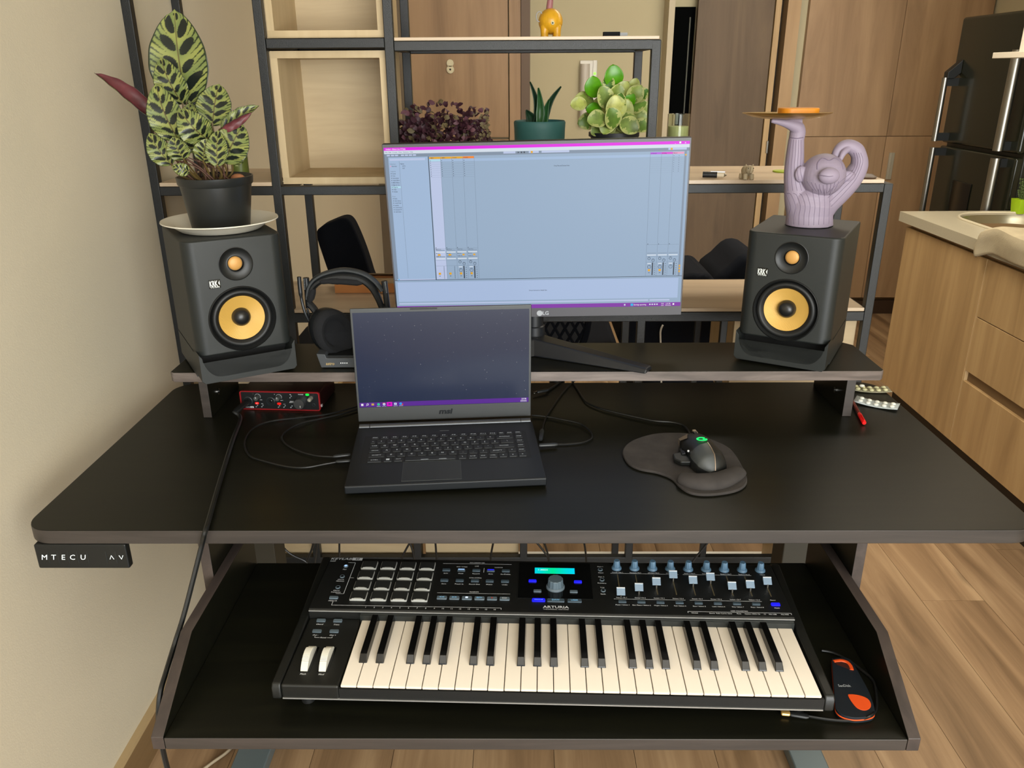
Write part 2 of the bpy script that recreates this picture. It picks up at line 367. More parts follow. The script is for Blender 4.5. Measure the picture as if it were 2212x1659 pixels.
# towel
tw = MB()
def tfn(u, v):
    w = u*.30; y = .30-v*.62; x = w-.13
    if w < .12: xx = -.034+.004*math.sin(v*9); z = -.035+.0*w+w*.55
    else: xx = -.034+(w-.12); z = .045
    z += .012*math.sin(v*7+u*4)*u; xx += .006*math.sin(v*13)
    e = 0
    if v < .12: z -= (.12-v)*.25; 
    return (xx+.012*(1-u)*math.sin(v*5), y+.01*math.sin(u*9), z+.006)
tw.grid(tfn, 20, 28)
t_ = tw.build('towel', mat('cream_towel', '#a89b80', .95, bump=.8, bscale=260, vary=.08, vscale=18), solid=(.014,), sub=1)
t_.location = (1.64, 1.44, .862); tag(t_, 'cream cotton towel folded over the countertop edge', 'towel')
b = MB()
for i in range(56):
    v = .01+i*.0175; p = tfn(0, v); q = tfn(.06, v); b.tube([(p[0]-.003, p[1], p[2]), (q[0]-.004, q[1], q[2])], .0016, 5)
b.build('stitching', mat('stitch_grey', '#5d564a', .9), t_)
gp = thing('green_pot', 'lime green square pot with a tiny herb on the countertop', 'plant', P(2203, 462, z=.861)+Vector((.012, .02, 0)), .1)
MB().prism(rrect(.052, .052, .004, 2), 0, .058, sc=1.22).build('pot', mat('lime_plastic', '#96b915', .4), gp)
b = MB()
for i in range(60):
    a = random.random()*2*PI; rr = random.random()*.028; h = .03+random.random()*.055
    p0 = Vector((rr*math.cos(a)*.5, rr*math.sin(a)*.5, .055)); p1 = Vector((rr*math.cos(a), rr*math.sin(a), .055+h)); b.tube([p0, p1], .0012, 4)
    for k in range(4):
        c = p0.lerp(p1, .4+.2*k); b.ball(c, (.005, .003, .004), 6, 4)
b.build('herb_leaves', mat('herb_green', '#48572b', .8), gp, kind='stuff')
# upper cabinet
uc = thing('upper_cabinet', 'white wall cabinet with a jutting bottom board above the counter', 'cabinet', (1.93, .6, 1.466))
MB().box(0, .33, 0, 1.70, .022, .934).build('body', mat('white_lacquer', '#cfc4b6', .35), uc, bevel=.002)
MB().box(-.045, .33, 0, 1.80, 0, .022).build('bottom_board', mat('white_board', '#c5bba9', .4), uc, bevel=.002)
# fridge
fr = thing('fridge', 'black two door refrigerator with chrome bar handles at the counter end', 'refrigerator', (2.08, 2.42, 0))
gloss = mat('fridge_black', '#191b12', .22, spec=.6)
MB().box(.03, .62, 0, .66, -.04, 1.64).build('body', mat('fridge_side', '#16170f', .4), fr, bevel=.008)
MB().box(0, .035, .0, .66, 1.09, 1.655).build('door', gloss, fr, bevel=.014, seg=4)
MB().box(0, .035, .0, .66, -.02, 1.075).build('door', gloss, fr, bevel=.01, seg=3)
MB().box(-.004, .0, .30, .47, .72, .93).build('water_panel', black_gl, fr, bevel=.002)
for y_ in (.06, .60):
    for x_ in (.08, .55): MB().cyl(.02, ZF, -.04, 12, 0, T(x_, y_, 0)).build('foot', black_pl, fr)
def bar(y, z0, z1, r, xo, nm='handle'):
    b = MB().tube([(xo, y, z0), (xo, y, z1)], r, 16); 
    for z in (z0+.02, z1-.02): b.box(xo, .0, y-.012, y+.012, z-.018, z+.018, 1)
    return b.build(nm, [steel, black_pl], fr)
bar(.60, 1.10, 1.39, .014, -.062); bar(.60, .45, 1.07, .014, -.062)
bar(.07, 1.10, 1.5, .021, -.045); bar(.07, .45, 1.07, .021, -.045)
b = MB().prism([(.0, 1.47), (-.062, 1.415), (-.062, 1.385), (-.03, 1.385), (.0, 1.41)], .58, .62, 'Y'); b.build('hinge_bracket', black_pl, fr, bevel=.003)

# ================================================================ SHELVING UNIT
sh = thing('shelving_unit', 'black steel tube open shelving frame standing behind the desk', 'shelf', (0, .86, 0))
tw_ = .0105; YF, YB = 0, .285
XS = [(-.8825, -.078, 2.25), (-.592, -.078, 2.25), (-.3045, -.078, 2.25), (.294, -.078, 1.4920), (.861, -.078, 1.1752)]
for x_, z0, z1 in XS:
    for y_ in (YF, YB):
        MB().box(x_-tw_, x_+tw_, y_-tw_, y_+tw_, z0, z1).build('post', steel_black, sh, bevel=.002)
def rail(x0, x1, z, y_=YF, dz=.0105): MB().box(x0, x1, y_-tw_+.0003, y_+tw_-.0003, z-dz, z+dz).build('rail', steel_black, sh, bevel=.002)
def side(x_, z): MB().box(x_-tw_+.0004, x_+tw_-.0004, YF+tw_, YB-tw_, z-.0102, z+.0102).build('cross_rail', steel_black, sh, bevel=.002)
for y_ in (YF, YB):
    rail(-.873, .851, 1.165, y_); rail(-.873, .851, .849, y_, .012); rail(-.873, .851, .131, y_)
    rail(-.581, -.315, 1.489, y_); rail(-.294, .304, 1.482, y_)
for x_ in (-.8835, -.592, -.3045, .294, .861): side(x_, 1.165); side(x_, .849)
for x_ in (-.592, -.3045, .294): side(x_, 1.484)
for x_ in (.504,):
    for y_ in (YF, YB): MB().box(x_-.0085, x_+.0085, y_-.0085, y_+.0085, .13, .84).build('post', steel_black, sh, bevel=.002)
for x_ in (-.004,):
    MB().box(x_-tw_, x_+tw_, -tw_, tw_, -.078, .30).build('post', steel_black, sh, bevel=.002)
for x_ in (.742,): MB().box(x_-tw_, x_+tw_, -tw_, tw_, -.078, .30).build('post', steel_black, sh, bevel=.002)
def board(x0, x1, z, y0=-.008, y1=.293, t=.009): MB().box(x0, x1, y0, y1, z, z+t).build('shelf_board', shelfwood, sh, bevel=.001)
board(-.872, -.603, 1.176); board(-.293, .850, 1.176); board(-.293, .300, 1.493, t=.007); board(-.872, .850, .862); 
# ply boxes
def plybox(x0, x1, z0, z1, label, grp=None, y0=.872, d=.215, t=.0155):
    o = thing('storage_box', label, 'box', (x0, y0, z0), group=grp); w = x1-x0; h = z1-z0
    MB().box(0, w, 0, d, 0, t).build('bottom_panel', plyedge, o); MB().box(0, w, 0, d, h-t, h).build('top_panel', plyedge, o)
    MB().box(0, t, 0, d, t, h-t).build('side_panel', plyedge, o); MB().box(w-t, w, 0, d, t, h-t).build('side_panel', plyedge, o)
    MB().box(t, w-t, d-.008, d, t, h-t).build('back_panel', ply, o); return o
plybox(-.5805, -.316, 1.178, 1.474, 'open pale plywood box in the shelf bay beside the monitor')
plybox(-.5805, -.316, 1.501, 1.80, 'open pale plywood box topmost in the shelf frame, cut by the picture edge')
def crate(x0, x1, z0, z1, label, y0=.872):
    o = thing('drawer_box', label, 'box', (x0, y0, z0)); w, h = x1-x0, z1-z0
    MB().box(0, w, 0, .018, 0, h).build('front_panel', ply, o, bevel=.001); MB().box(0.004, w-.004, .018, .26, 0, h-.003).build('body', plyedge, o); return o
crate(-.865, -.325, -.077, .36, 'wide pale wood box low in the shelving below the desk, next to the wall', .88)
crate(-.285, -.018, -.077, .36, 'narrow pale wood box low in the shelving, seen between two posts under the desk', .88)
crate(.765, .855, -.077, .36, 'pale wood box low in the shelving beside the grey leg bracket', .88)
crate(.535, .846, .60, .832, 'pale peach wood box hanging under the shelf behind the speaker with the monkey', .874)
o = MB().prism(rrect(1.02, .02, .009, 4, .27, 0), .80, .84, 'Y').build('white_panel', white_pl, bevel=0); 
o.location = (.13, P(1500, 1209, z=-.05).y-.80, -.055); tag(o, 'thin white rounded board lying low behind the shelving rail under the desk', 'board')

# ---------------- things on shelves
ZM = 1.1855
def leafmesh(p0, p1, w, nrm, bend=.15, nu=5, nv=8, cup=.12, tipw=1.0, mi=0, mb=None, shape=1.0, thick=0, twist=0):
    """oval leaf from base p0 to tip p1, face towards nrm"""
    mb = mb or MB(); p0, p1, nrm = Vector(p0), Vector(p1), Vector(nrm)
    a = (p1-p0); L = a.length; a.normalize(); s = a.cross(nrm).normalized(); n = s.cross(a).normalized()
    def fn(u, v):
        uu = u*2-1; wd_ = w/2*math.sin(PI*min(1, v**shape))**.55 if 0 < v < 1 else 0
        an = twist*v; s2 = s*math.cos(an)+n*math.sin(an)
        return tuple(p0+a*L*v+s2*uu*wd_+n*(bend*L*math.sin(PI*v*.9)-bend*L*.6*v*v)+n*(cup*wd_*uu*uu))
    return mb.grid(fn, nu, nv, mi)
# purple plant
pp = thing('purple_plant', 'bushy potted plant with small purple leaves behind the monitor', 'plant', (-.20, 1.0, ZM))
MB().lathe([(0, 0), (.055, 0), (.07, .075), (.064, .075), (.06, .066), (0, .066)], 28).build('pot', mat('navy_pot', '#15182a', .5), pp)
b = MB()
for i in range(900):
    a = random.random()*2*PI; e = random.random(); R_ = .03+.068*random.random()**.7
    c = Vector((R_*math.cos(a)*1.12-.005, R_*math.sin(a)*.75, .062+.088*e*(1-abs(math.cos(a))*.30)+.01*random.random()))
    if e > .93: c.z += .018
    d = Vector((math.cos(a)*.8+random.uniform(-.7, .7), math.sin(a)*.8+random.uniform(-.7, .7), random.uniform(-.2, .9))).normalized()
    n = Vector((random.uniform(-.8, .8), -1+random.uniform(-.5, .9), random.uniform(-.2, 1)))
    leafmesh(c, c+d*random.uniform(.013, .021), random.uniform(.009, .014), n, mi=random.choice((0, 0, 0, 0, 1, 1, 2)), mb=b, nu=2, nv=4)
for i in range(16):
    a = -.2+random.uniform(-.3, .5); p = [Vector((.03, -.02, .07)), Vector((.07+.01*i/4, -.03, .09+.004*i)), Vector((.095+.018*random.random(), -.04, .03+.006*i))]
    q = cr(p, 5); b.tube(q, .0009, 4, 3)
    for k in range(3, len(q)):
        leafmesh(q[k], q[k]+Vector((random.uniform(-.012, .012), -.004, random.uniform(-.003, .012))), .008, (0, -1, .4), mi=random.choice((0, 2)), mb=b, nu=2, nv=3)
b.build('foliage', [mat('purple_leaf', '#3a1c26', .55), mat('purple_leaf_light', '#64404a', .55), mat('purple_leaf_olive', '#685c40', .6), mat('purple_stem', '#5c3f34', .6)], pp, kind='stuff')
# teal pot snake plant
tp = thing('snake_plant', 'small dark green sansevieria in a round teal pot', 'plant', (.0375, 1.0, ZM))
MB().lathe([(0, 0), (.045, 0), (.056, .018), (.062, .06), (.0635, .110), (.0645, .124), (.062, .128), (.058, .122), (.056, .104), (0, .104)], 40).build('pot', mat('teal_clay', '#2c5a58', .55, bump=.15, bscale=200), tp, ang=50)
MB().cyl(.056, .10, .106, 28).build('soil', mat('dark_soil', '#1d1712', .9), tp)
sg = mat('sansevieria', '#1f4a22', .4, vary=.25, vscale=60); sg2 = mat('sansevieria_dark', '#15301c', .4)
def spr(px0, px1, w, m, y0=1.0, y1=1.0, bend=.05, base=262):
    p0 = P(px0, base, y=y0)-Vector((.0375, 1.0, ZM)); p1 = P(*px1, y=y1)-Vector((.0375, 1.0, ZM)); p0.z -= .012
    mb = MB(); a = p1-p0; L = a.length; s = a.normalized().cross(Vector((0, -1, 0))).normalized()
    def fn(u, v):
        uu = u*2-1; ww = w/2*(.55+.6*v*1.2 if v < .35 else (1-(v-.35)/.65)**.8*.80+.0)*1.1
        return tuple(p0+a*v+s*uu*ww+Vector((0, -1, 0))*(-.004+.006*uu*uu)+s*bend*L*math.sin(PI*v))
    mb.grid(fn, 4, 12); return mb.build('leaf', m, tp, solid=(.0018,))
spr(1157, (1145, 177), .016, sg2, bend=.09); spr(1165, (1163, 190), .024, sg, .985, .985, .04); spr(1176, (1212, 187), .018, sg2, bend=-.10)
spr(1155, (1137, 238), .034, sg2, 1.01, 1.0, .03); spr(1176, (1186, 215), .02, sg, .99, .99, -.05)
# peperomia
pe = thing('peperomia', 'round leafed variegated green peperomia in a black pot', 'plant', (.223, 1.0, ZM))
MB().lathe([(0, 0), (.047, 0), (.058, .088), (.063, .09), (.063, .1), (.058, .1), (.056, .085), (0, .085)], 32).build('pot', mat('black_pot', '#10131c', .5), pe)
var_c = ['#3f6a1c', '#7f9240', '#9da654', '#5f7f31', '#6f8440', '#a8ab5c']
vm = [mat('pep_%d' % i, c, .35, vary=.35, vscale=45) for i, c in enumerate(var_c)]; bright = mat('pep_bright', '#4f8f0e', .3, vary=.2, vscale=60)
pot_c = Vector((.223, 1.0, ZM+.095)); margin_m = mat('pep_margin', '#a3aa66', .4, vary=.2, vscale=50)
leaves = [((1325, 165), 40, (-.1, 1), bright), ((1283, 188), 38, (-.15, 1), bright), ((1283, 238), 30, (-1, .1), bright), ((1315, 180), 26, (.2, -1), vm[0]), ((1346, 195), 34, (.5, 1), vm[2]),
 ((1372, 203), 36, (.6, .8), vm[1]), ((1385, 205), 30, (.8, .6), vm[0]), ((1262, 218), 38, (-1, .15), vm[1]), ((1250, 225), 30, (-1, -.1), vm[2]), ((1305, 210), 40, (-.3, .9), vm[4]), ((1330, 208), 44, (.2, .8), vm[1]),
 ((1300, 228), 36, (-.6, .4), vm[2]), ((1330, 232), 44, (-.1, .8), vm[5]), ((1345, 240), 46, (.3, .7), vm[2]), ((1375, 228), 36, (.9, .3), vm[3]), ((1390, 235), 32, (1, .1), vm[1]), ((1322, 255), 40, (-.2, .7), vm[3]),
 ((1350, 262), 44, (.4, .2), vm[4]), ((1378, 255), 40, (.9, 0), vm[1]), ((1268, 262), 36, (-.9, -.2), vm[3]), ((1290, 258), 38, (-.7, -.1), vm[4]), ((1312, 270), 36, (-.3, -.6), vm[1]), ((1292, 280), 30, (-.8, -.5), vm[4]), ((1335, 272), 36, (.1, -.6), vm[2]),
 ((1360, 272), 38, (.6, -.3), vm[4]), ((1385, 272), 32, (1, -.2), vm[3]), ((1318, 278), 26, (0, -1), vm[2]), ((1370, 185), 26, (.3, 1), vm[2]), ((1340, 220), 30, (0, 1), vm[0]), ((1362, 215), 24, (.2, 1), bright)]
inv = Matrix.Translation(-Vector((.223, 1.0, ZM)))
for i, ((px, py), d, (dx, dz), m) in enumerate(leaves):
    y_ = .93+.02*(i % 4) if py > 200 else .97; c = P(px, py, y=y_); L = d*.00115; dv = Vector((dx, -.25, dz)).normalized()
    L *= 1.2; b = leafmesh(c-dv*L*.5, c+dv*L*.5, L*.84, (random.uniform(-.4, .4), -1, random.uniform(.0, .7)), bend=.10, nu=20, nv=16, cup=.16)
    if m is not bright: b.m = [1 if abs((k // 16)-9.5) > 6.6+1.5*math.sin((k % 16)*.9+i)+math.sin((k % 16)*2.3+i*2) else 0 for k in range(320)]
    b.build('leaf', [m, margin_m], pe, M=inv, solid=(.0008,))
b = MB()
for i, ((px, py), d, (dx, dz), m) in enumerate(leaves):
    c = P(px, py, y=1.0); b.tube(cr([pot_c+Vector((random.uniform(-.02, .02), 0, -.01)), (pot_c+c)/2+Vector((0, .01, .01)), c], 4), .0018, 5)
b.build('stems', mat('pep_stem', '#7d7a3a', .5), pe, M=inv)
# candle jar
cj = thing('candle_jar', 'pale green candle in a clear glass jar beside the dark doorway', 'candle', (.3825, 1.0, ZM))
MB().lathe([(0, 0), (.0275, 0), (.0275, .142), (.0258, .142), (.0258, .004), (0, .004)], 32).build('glass', mat('jar_glass', '#e8ece2', .05, trans=1, ior=1.3), cj)
MB().cyl(.0252, .006, .113, 32).build('wax', mat('green_wax', '#bcc08a', .5), cj)
MB().tube([(0, 0, .112), (.001, 0, .122)], .001, 6).build('wick', black_pl, cj)
# yellow pig figurine (seen from behind)
pg = thing('ceramic_pig', 'yellow ceramic pig figurine seen from behind with a pink stub on top', 'figurine', (.062, 1.0, 1.5022))
yel = mat('yellow_glaze', '#c9951c', .3, vary=.12, vscale=60)
b = MB(); b.ball((0, 0, .036), (.029, .034, .029), 28, 18)
for sx in (-1, 1): b.tube([(sx*.014, -.014, .024), (sx*.015, -.017, .01), (sx*.0145, -.018, .0)], [.0115, .009, .0095], 12); b.tube([(sx*.013, .016, .02), (sx*.014, .018, 0)], [.01, .0075], 12)
b.ball((.0, .033, .045), (.02, .016, .019), 18, 12)
b.build('body', yel, pg, remesh=.0012)
MB().tube([(-.004, 0, .058), (-.002, .002, .075), (0, .0, .092)], [.0078, .0075, .0065], 12).build('stub', mat('pink_wax', '#8c5a5c', .45), pg)
b = MB(); b.tube([(-.027+.0075*math.cos(a), -.012, .046+.011*math.sin(a)) for a in [i*PI/8 for i in range(16)]], .0011, 6, closed=True, upv=(0, 1, 0)); b.build('ring', grey_print, pg)
b = MB().ball((.004, -.034, .031), (.0042, .002, .0045), 12, 8); b.ball((.004, -.0355, .031), (.002, .0012, .0022), 8, 6, 1); b.build('tail_spot', [mat('pale_spot', '#c9c49a', .4), black_pl], pg)
# small black box on top shelf
o = MB().box(-.027, .01, -.012, .012, 0, .010).box(.01, .027, -.011, .011, .0, .008, 1).build('remote', [mat('remote_black', '#08090a', .7, spec=.2), grey_print]); o.location = (.206, .90, 1.5002); tag(o, 'tiny flat black remote lying on the top shelf board', 'remote')
# pen drive / lighter
pn = thing('vape_pen', 'black and white fat pen lying on the shelf next to the little rhino', 'pen', P(1543, 385, z=ZM)+Vector((0, 0, .008)), -.25)
MB().tube([(-.028, 0, 0), (.006, 0, 0)], .0072, 14).build('grip', rubber, pn)
b = MB().tube([(.006, 0, 0), (.022, 0, 0)], .0062, 14); b.build('sleeve', mat('cream_pl', '#cdbfa5', .4), pn); MB().tube([(.022, 0, 0), (.028, 0, 0)], [.005, .001], 12).build('tip', steel, pn)
MB().box(-.01, .024, -.0015, .0015, .0062, .0085).build('clip', chrome, pn)
# little rhino
rh = thing('rhino_figurine', 'small cream rhinoceros figurine standing on the shelf board', 'figurine', P(1615, 388, z=ZM), .1)
b = MB(); b.ball((0, .012, .019), (.0115, .02, .0125), 20, 12); b.ball((0, -.006, .0235), (.0095, .01, .0105), 18, 12)
for sx in (-1, 1):
    b.tube([(sx*.0075, -.002, .013), (sx*.008, -.005, .0)], [.0058, .0052], 12); b.tube([(sx*.0075, .022, .012), (sx*.008, .024, 0)], [.0058, .0052], 12)
    b.ball((sx*.0085, -.004, .0335), (.0022, .0016, .0035), 8, 6)
b.build('body', mat('cream_resin', '#a8987c', .5), rh, remesh=.0009)
b = MB().tube(cr([(0, -.016, .018), (0, -.0195, .026), (0, -.017, .034)], 4), [.003, .0029, .0028, .0027, .0025, .0022, .0018, .0013, .0007], 10); b.build('horn', mat('cream_horn', '#c4b598', .45), rh)
b = MB(); [b.ball((sx*.0062, -.0145, .0275), .0011, 8, 6) for sx in (-1, 1)]; b.build('eyes', black_gl, rh)
o = MB().cyl(.024, 0, .003, 28).build('lid', mat('lime_lid', '#9aab2a', .5)); o.location = P(1690, 371, z=ZM); tag(o, 'flat lime green round lid on the shelf behind the monkey vase', 'lid')
o = MB().lathe([(0, 0), (.02, 0), (.023, .004), (.012, .010), (0, .011)], 20).build('pebble_dish', mat('brown_stone', '#4a3626', .5)); o.location = P(1872, 385, z=ZM); tag(o, 'small brown dish at the far right end of the shelf board', 'dish')
# jar behind calathea
gj = thing('green_tin', 'green printed tin standing behind the leafy plant pot on the shelf', 'tin', P(516, 373, z=ZM+.0))
gj.location = Vector((P(516, 340, y=1.02).x, 1.02, ZM))
MB().cyl(.0215, 0, .06, 28).build('body', mat('tin_green', '#5d6a2e', .4, vary=.2, vscale=40), gj)
b = MB()
for k, w in enumerate((.014, .018, .012)): b.box(-.004, -.004+w*.6, -.0222, -.0212, .034-.006*k, .036-.006*k)
b.build('print', mat('pale_print', '#a9b07c', .5), gj)
# cardboard box on lower board
cb = thing('cardboard_box', 'open shallow orange brown cardboard box on the lower shelf board', 'box', (P(724, 633, z=.872).x, P(724, 633, z=.872).y, .872))
crd = mat('cardboard', '#b87a44', .8, vary=.05); crd2 = mat('cardboard_top', '#8a7455', .8)
MB().box(0, .19, 0, .004, 0, .026).box(0, .004, .004, .09, 0, .026).box(.186, .19, .004, .09, 0, .026).box(0, .19, .086, .09, 0, .026).box(.004, .186, .004, .086, 0, .003).build('body', crd, cb)
b = MB().add([(0, .0, .026), (.19, .0, .026), (.185, .04, .031), (.005, .04, .031)], [(0, 1, 2, 3)]); b.add([(.0, .09, .026), (.19, .09, .026), (.19, .06, .038), (.0, .06, .038)], [(0, 1, 2, 3)]); b.build('flap', crd2, cb, solid=(.002,))

# ---------------- chairs behind
def slab(name, m, parent, pts, y, th, bevel=.02, inv=I4):
    poly = [(P(a, c, y=y).x, P(a, c, y=y).z) for a, c in pts]
    return MB().prism(poly, y, y+th, 'Y').build(name, m, parent, bevel=bevel, seg=4, M=inv)
navy = mat('black_fabric', '#0e1118', .9, bump=.5, bscale=500, spec=.15)
c1 = thing('dining_chair', 'black fabric chair back rising behind the headset', 'chair', (-.55, 1.45, 0)); i1 = Matrix.Translation((.55, -1.45, 0))
q = [Vector((a, 0, c)) for a, c in [(683, 508), (692, 491), (716, 479), (740, 471), (755, 477), (768, 500), (785, 542), (801, 592), (812, 640), (730, 650), (712, 598), (697, 555)]]
q = [(v.x, v.z) for v in cr(q, 4, True)]
slab('backrest', navy, c1, q, 1.40, .075, .02, i1)
MB().box(-.86+.55, -.36+.55, .06, .5, .44, .50).build('seat', navy, c1, bevel=.02, seg=4)
for a, c in ((-.27, .08), (.15, .08), (-.27, .46), (.15, .46)): MB().tube([(a, c, ZF), (a, c, .45)], .012, 10).build('leg', black_pl, c1)
MB().tube([(0, -.0, .84), (0, .03, .46)], .018, 10).build('back_post', black_pl, c1)
c2 = thing('office_chair', 'black office chair with a diamond mesh back behind the monitor stand', 'chair', (.13, 1.55, 0))
b = MB(); x0, x1, z0, z1 = -.13, .085, .52, .86
b.tube(cr([(x0, 0, z0), (x0-.01, 0, .70), (x0+.02, 0, z1), (x1-.02, 0, z1), (x1+.01, 0, .70), (x1-.03, 0, z0)], 6, True), .012, 8, closed=True)
b.build('back_frame', navy, c2)
b = MB()
for k in range(-12, 13):
    for sg_ in (-1, 1):
        pts = []
        for j in range(25):
            z = z0+(z1-z0)*j/24; xx = k*.034+sg_*(z-z0)*.55+(.0 if sg_ > 0 else .16)
            if x0 < xx < x1: pts.append((xx, 0, z))
        if len(pts) > 2: b.tube([pts[0], pts[-1]], .0052, 5)
b.build('mesh_back', navy, c2)
MB().box(-.24, .22, .03, .5, .44, .50).build('seat', navy, c2, bevel=.03, seg=4)
MB().cyl(.03, .0, .44, 16, 0, T(0, .25, 0)).build('gas_lift', black_pl, c2)
for k in range(5):
    a = k*2*PI/5; MB().tube([(0, .25, .09+ZF), (.27*math.cos(a), .25+.27*math.sin(a), .07+ZF)], [.022, .014], 8).build('leg', black_pl, c2); MB().cyl(.025, -.02, .02, 14, 0, T(.27*math.cos(a), .25+.27*math.sin(a), .026+ZF, ry=PI/2, rz=a)).build('caster', black_pl, c2)
c3 = thing('armchair', 'bulky black upholstered armchair half hidden by the speaker with the monkey', 'chair', (.6, 1.5, 0)); i3 = Matrix.Translation((-.6, -1.5, 0))
q = [(v.x, v.z) for v in cr([Vector((a, 0, c)) for a, c in [(1352, 760), (1350, 690), (1400, 620), (1478, 595), (1510, 593), (1546, 608), (1548, 760)]], 3, True)]
slab('armrest', navy, c3, q, 1.42, .3, .03, i3)
q = [(v.x, v.z) for v in cr([Vector((a, 0, c)) for a, c in [(1530, 760), (1540, 620), (1575, 580), (1612, 550), (1650, 560), (1680, 620), (1690, 760)]], 3, True)]
slab('backrest', navy, c3, q, 1.52, .3, .03, i3)
MB().box(-.19, .30, -.05, .5, .08, .48).build('seat', navy, c3, bevel=.05, seg=4)
for a, c in ((-.14, 0), (.25, 0), (-.14, .42), (.25, .42)): MB().tube([(a, c, ZF), (a, c, .1)], .02, 10).build('leg', black_pl, c3)
o = MB().tube(cr([P(1432, 702, y=1.38), P(1427, 715, y=1.38), P(1427, 745, y=1.38), P(1430, 900, y=1.38)], 6), .003, 6).build('cable', white_pl); tag(o, 'thin pale cable hanging against the black armchair', 'cable')

# ================================================================ DESK
dk = thing('standing_desk', 'large black brown standing desk with monitor shelf and hanging keyboard tray', 'desk', (0, 0, 0))
def corner_poly(x0, x1, y0, y1, r, n=8):
    return rrect(x1-x0, y1-y0, r, n, (x0+x1)/2, (y0+y1)/2)
def slabtop(name, poly, z0, z1, em, bev=.0015):
    n = len(poly); b = MB().prism(poly, z0, z1); b.m = [1]*n+[0, 0]
    return b.build(name, [blackwood, em], dk, bevel=bev, seg=2, ang=50)
slabtop('desktop', corner_poly(-.811, .811, 0, .650, .045), .7255, .75, edgewood)
o = slabtop('monitor_shelf', [(-.728, .447), (.726, .447), (.7335, .4545), (.7335, .615), (.715, .637), (-.715, .637), (-.7365, .615), (-.7365, .4545)], .831, .852, riseredge)
for x0, x1 in ((-.6805, -.6625), (.6605, .6795)):
    b = MB().box(x0, x1, .449, .625, .7502, .831); b.m[0] = b.m[1] = 1; b.build('shelf_leg', [edgewood, blackwood], dk, bevel=.001)
    sx = 1 if x0 < 0 else -1; xs = x1 if x0 < 0 else x0
    b = MB().cyl(.007, 0, .002, 16, 0, T(xs, .50, .79, ry=sx*PI/2)).cyl(.003, .002, .004, 8, 1, T(xs, .50, .79, ry=sx*PI/2)); b.build('cam_bolt', [chrome, black_pl], dk)
slabtop('keyboard_tray', [(-.517, -.2295), (.528, -.2295), (.528, .206), (-.517, .206)], .5325, .553, edgewood)
sp = [(-.2295, .5325), (.206, .5325), (.206, .629), (-.093, .629), (-.2295, .5545)]
for x0, x1 in ((-.535, -.5172), (.5282, .546)):
    b = MB().prism(sp, x0, x1, 'X'); b.m = [0]*len(sp)+[1, 1]; b.build('tray_side', [wood('edge_vertical', '#2f2825', '#3a312d', '#443a35', 'Y', .5, 10, 12, .08, rnd=False), blackwood], dk, bevel=.001)
for x0, x1 in ((-.553, -.5352), (.5462, .564)):
    b = MB().box(x0, x1, .052, .206, .575, .7253); b.m[0] = b.m[1] = 1; b.build('hanger_board', [MATS['edge_vertical'], blackwood], dk, bevel=.001)
footm = mat('blue_grey_steel', '#68757a', .35, .3); colm = mat('shaded_leg_steel', '#2c2a22', .5)  # under-desk shade is put into the darker column colour
for x_ in (-.636, .647):
    b = MB().prism([(x_-.039, .03), (x_+.039, .03), (x_+.039, .62), (x_-.039, .62)], -.0775, -.046); b.build('foot', footm, dk, bevel=.004)
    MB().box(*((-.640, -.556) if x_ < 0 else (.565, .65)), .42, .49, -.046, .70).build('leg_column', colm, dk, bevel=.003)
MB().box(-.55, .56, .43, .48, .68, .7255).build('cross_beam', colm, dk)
# control panel
cp = MB().box(-.793, -.6445, -.002, .012, .6805, .7255).build('control_panel', black_pl, dk, bevel=.003, seg=3)
b = MB()
for ch, px in (('M', 96), ('T', 117), ('E', 137), ('C', 157), ('U', 180)):
    p = P(px, 1204, y=-.0028); b.text(ch, .0135, T(p.x, p.y, p.z, 0), 0, off=0, shear=.2, face='XZ')
for px, s in ((241, 1), (262, -1)):
    p = P(px, 1204, y=-.0028); w = .0032
    b.tube([(p.x-w, p.y, p.z-s*.0035), (p.x, p.y, p.z+s*.0035), (p.x+w, p.y, p.z-s*.0035)], .0006, 4)
b.build('button_letters', mat('lit_white', '#dfe6e6', .5, emit=.5), cp)
b = MB()
for px in (105, 126, 148, 168, 190, 230, 251): 
    p = P(px, 1204, y=-.0022); b.box(p.x-.0003, p.x+.0003, -.0024, -.0019, p.z-.011, p.z+.011)
b.build('button_seams', mat('seam_grey', '#26292a', .6), cp)

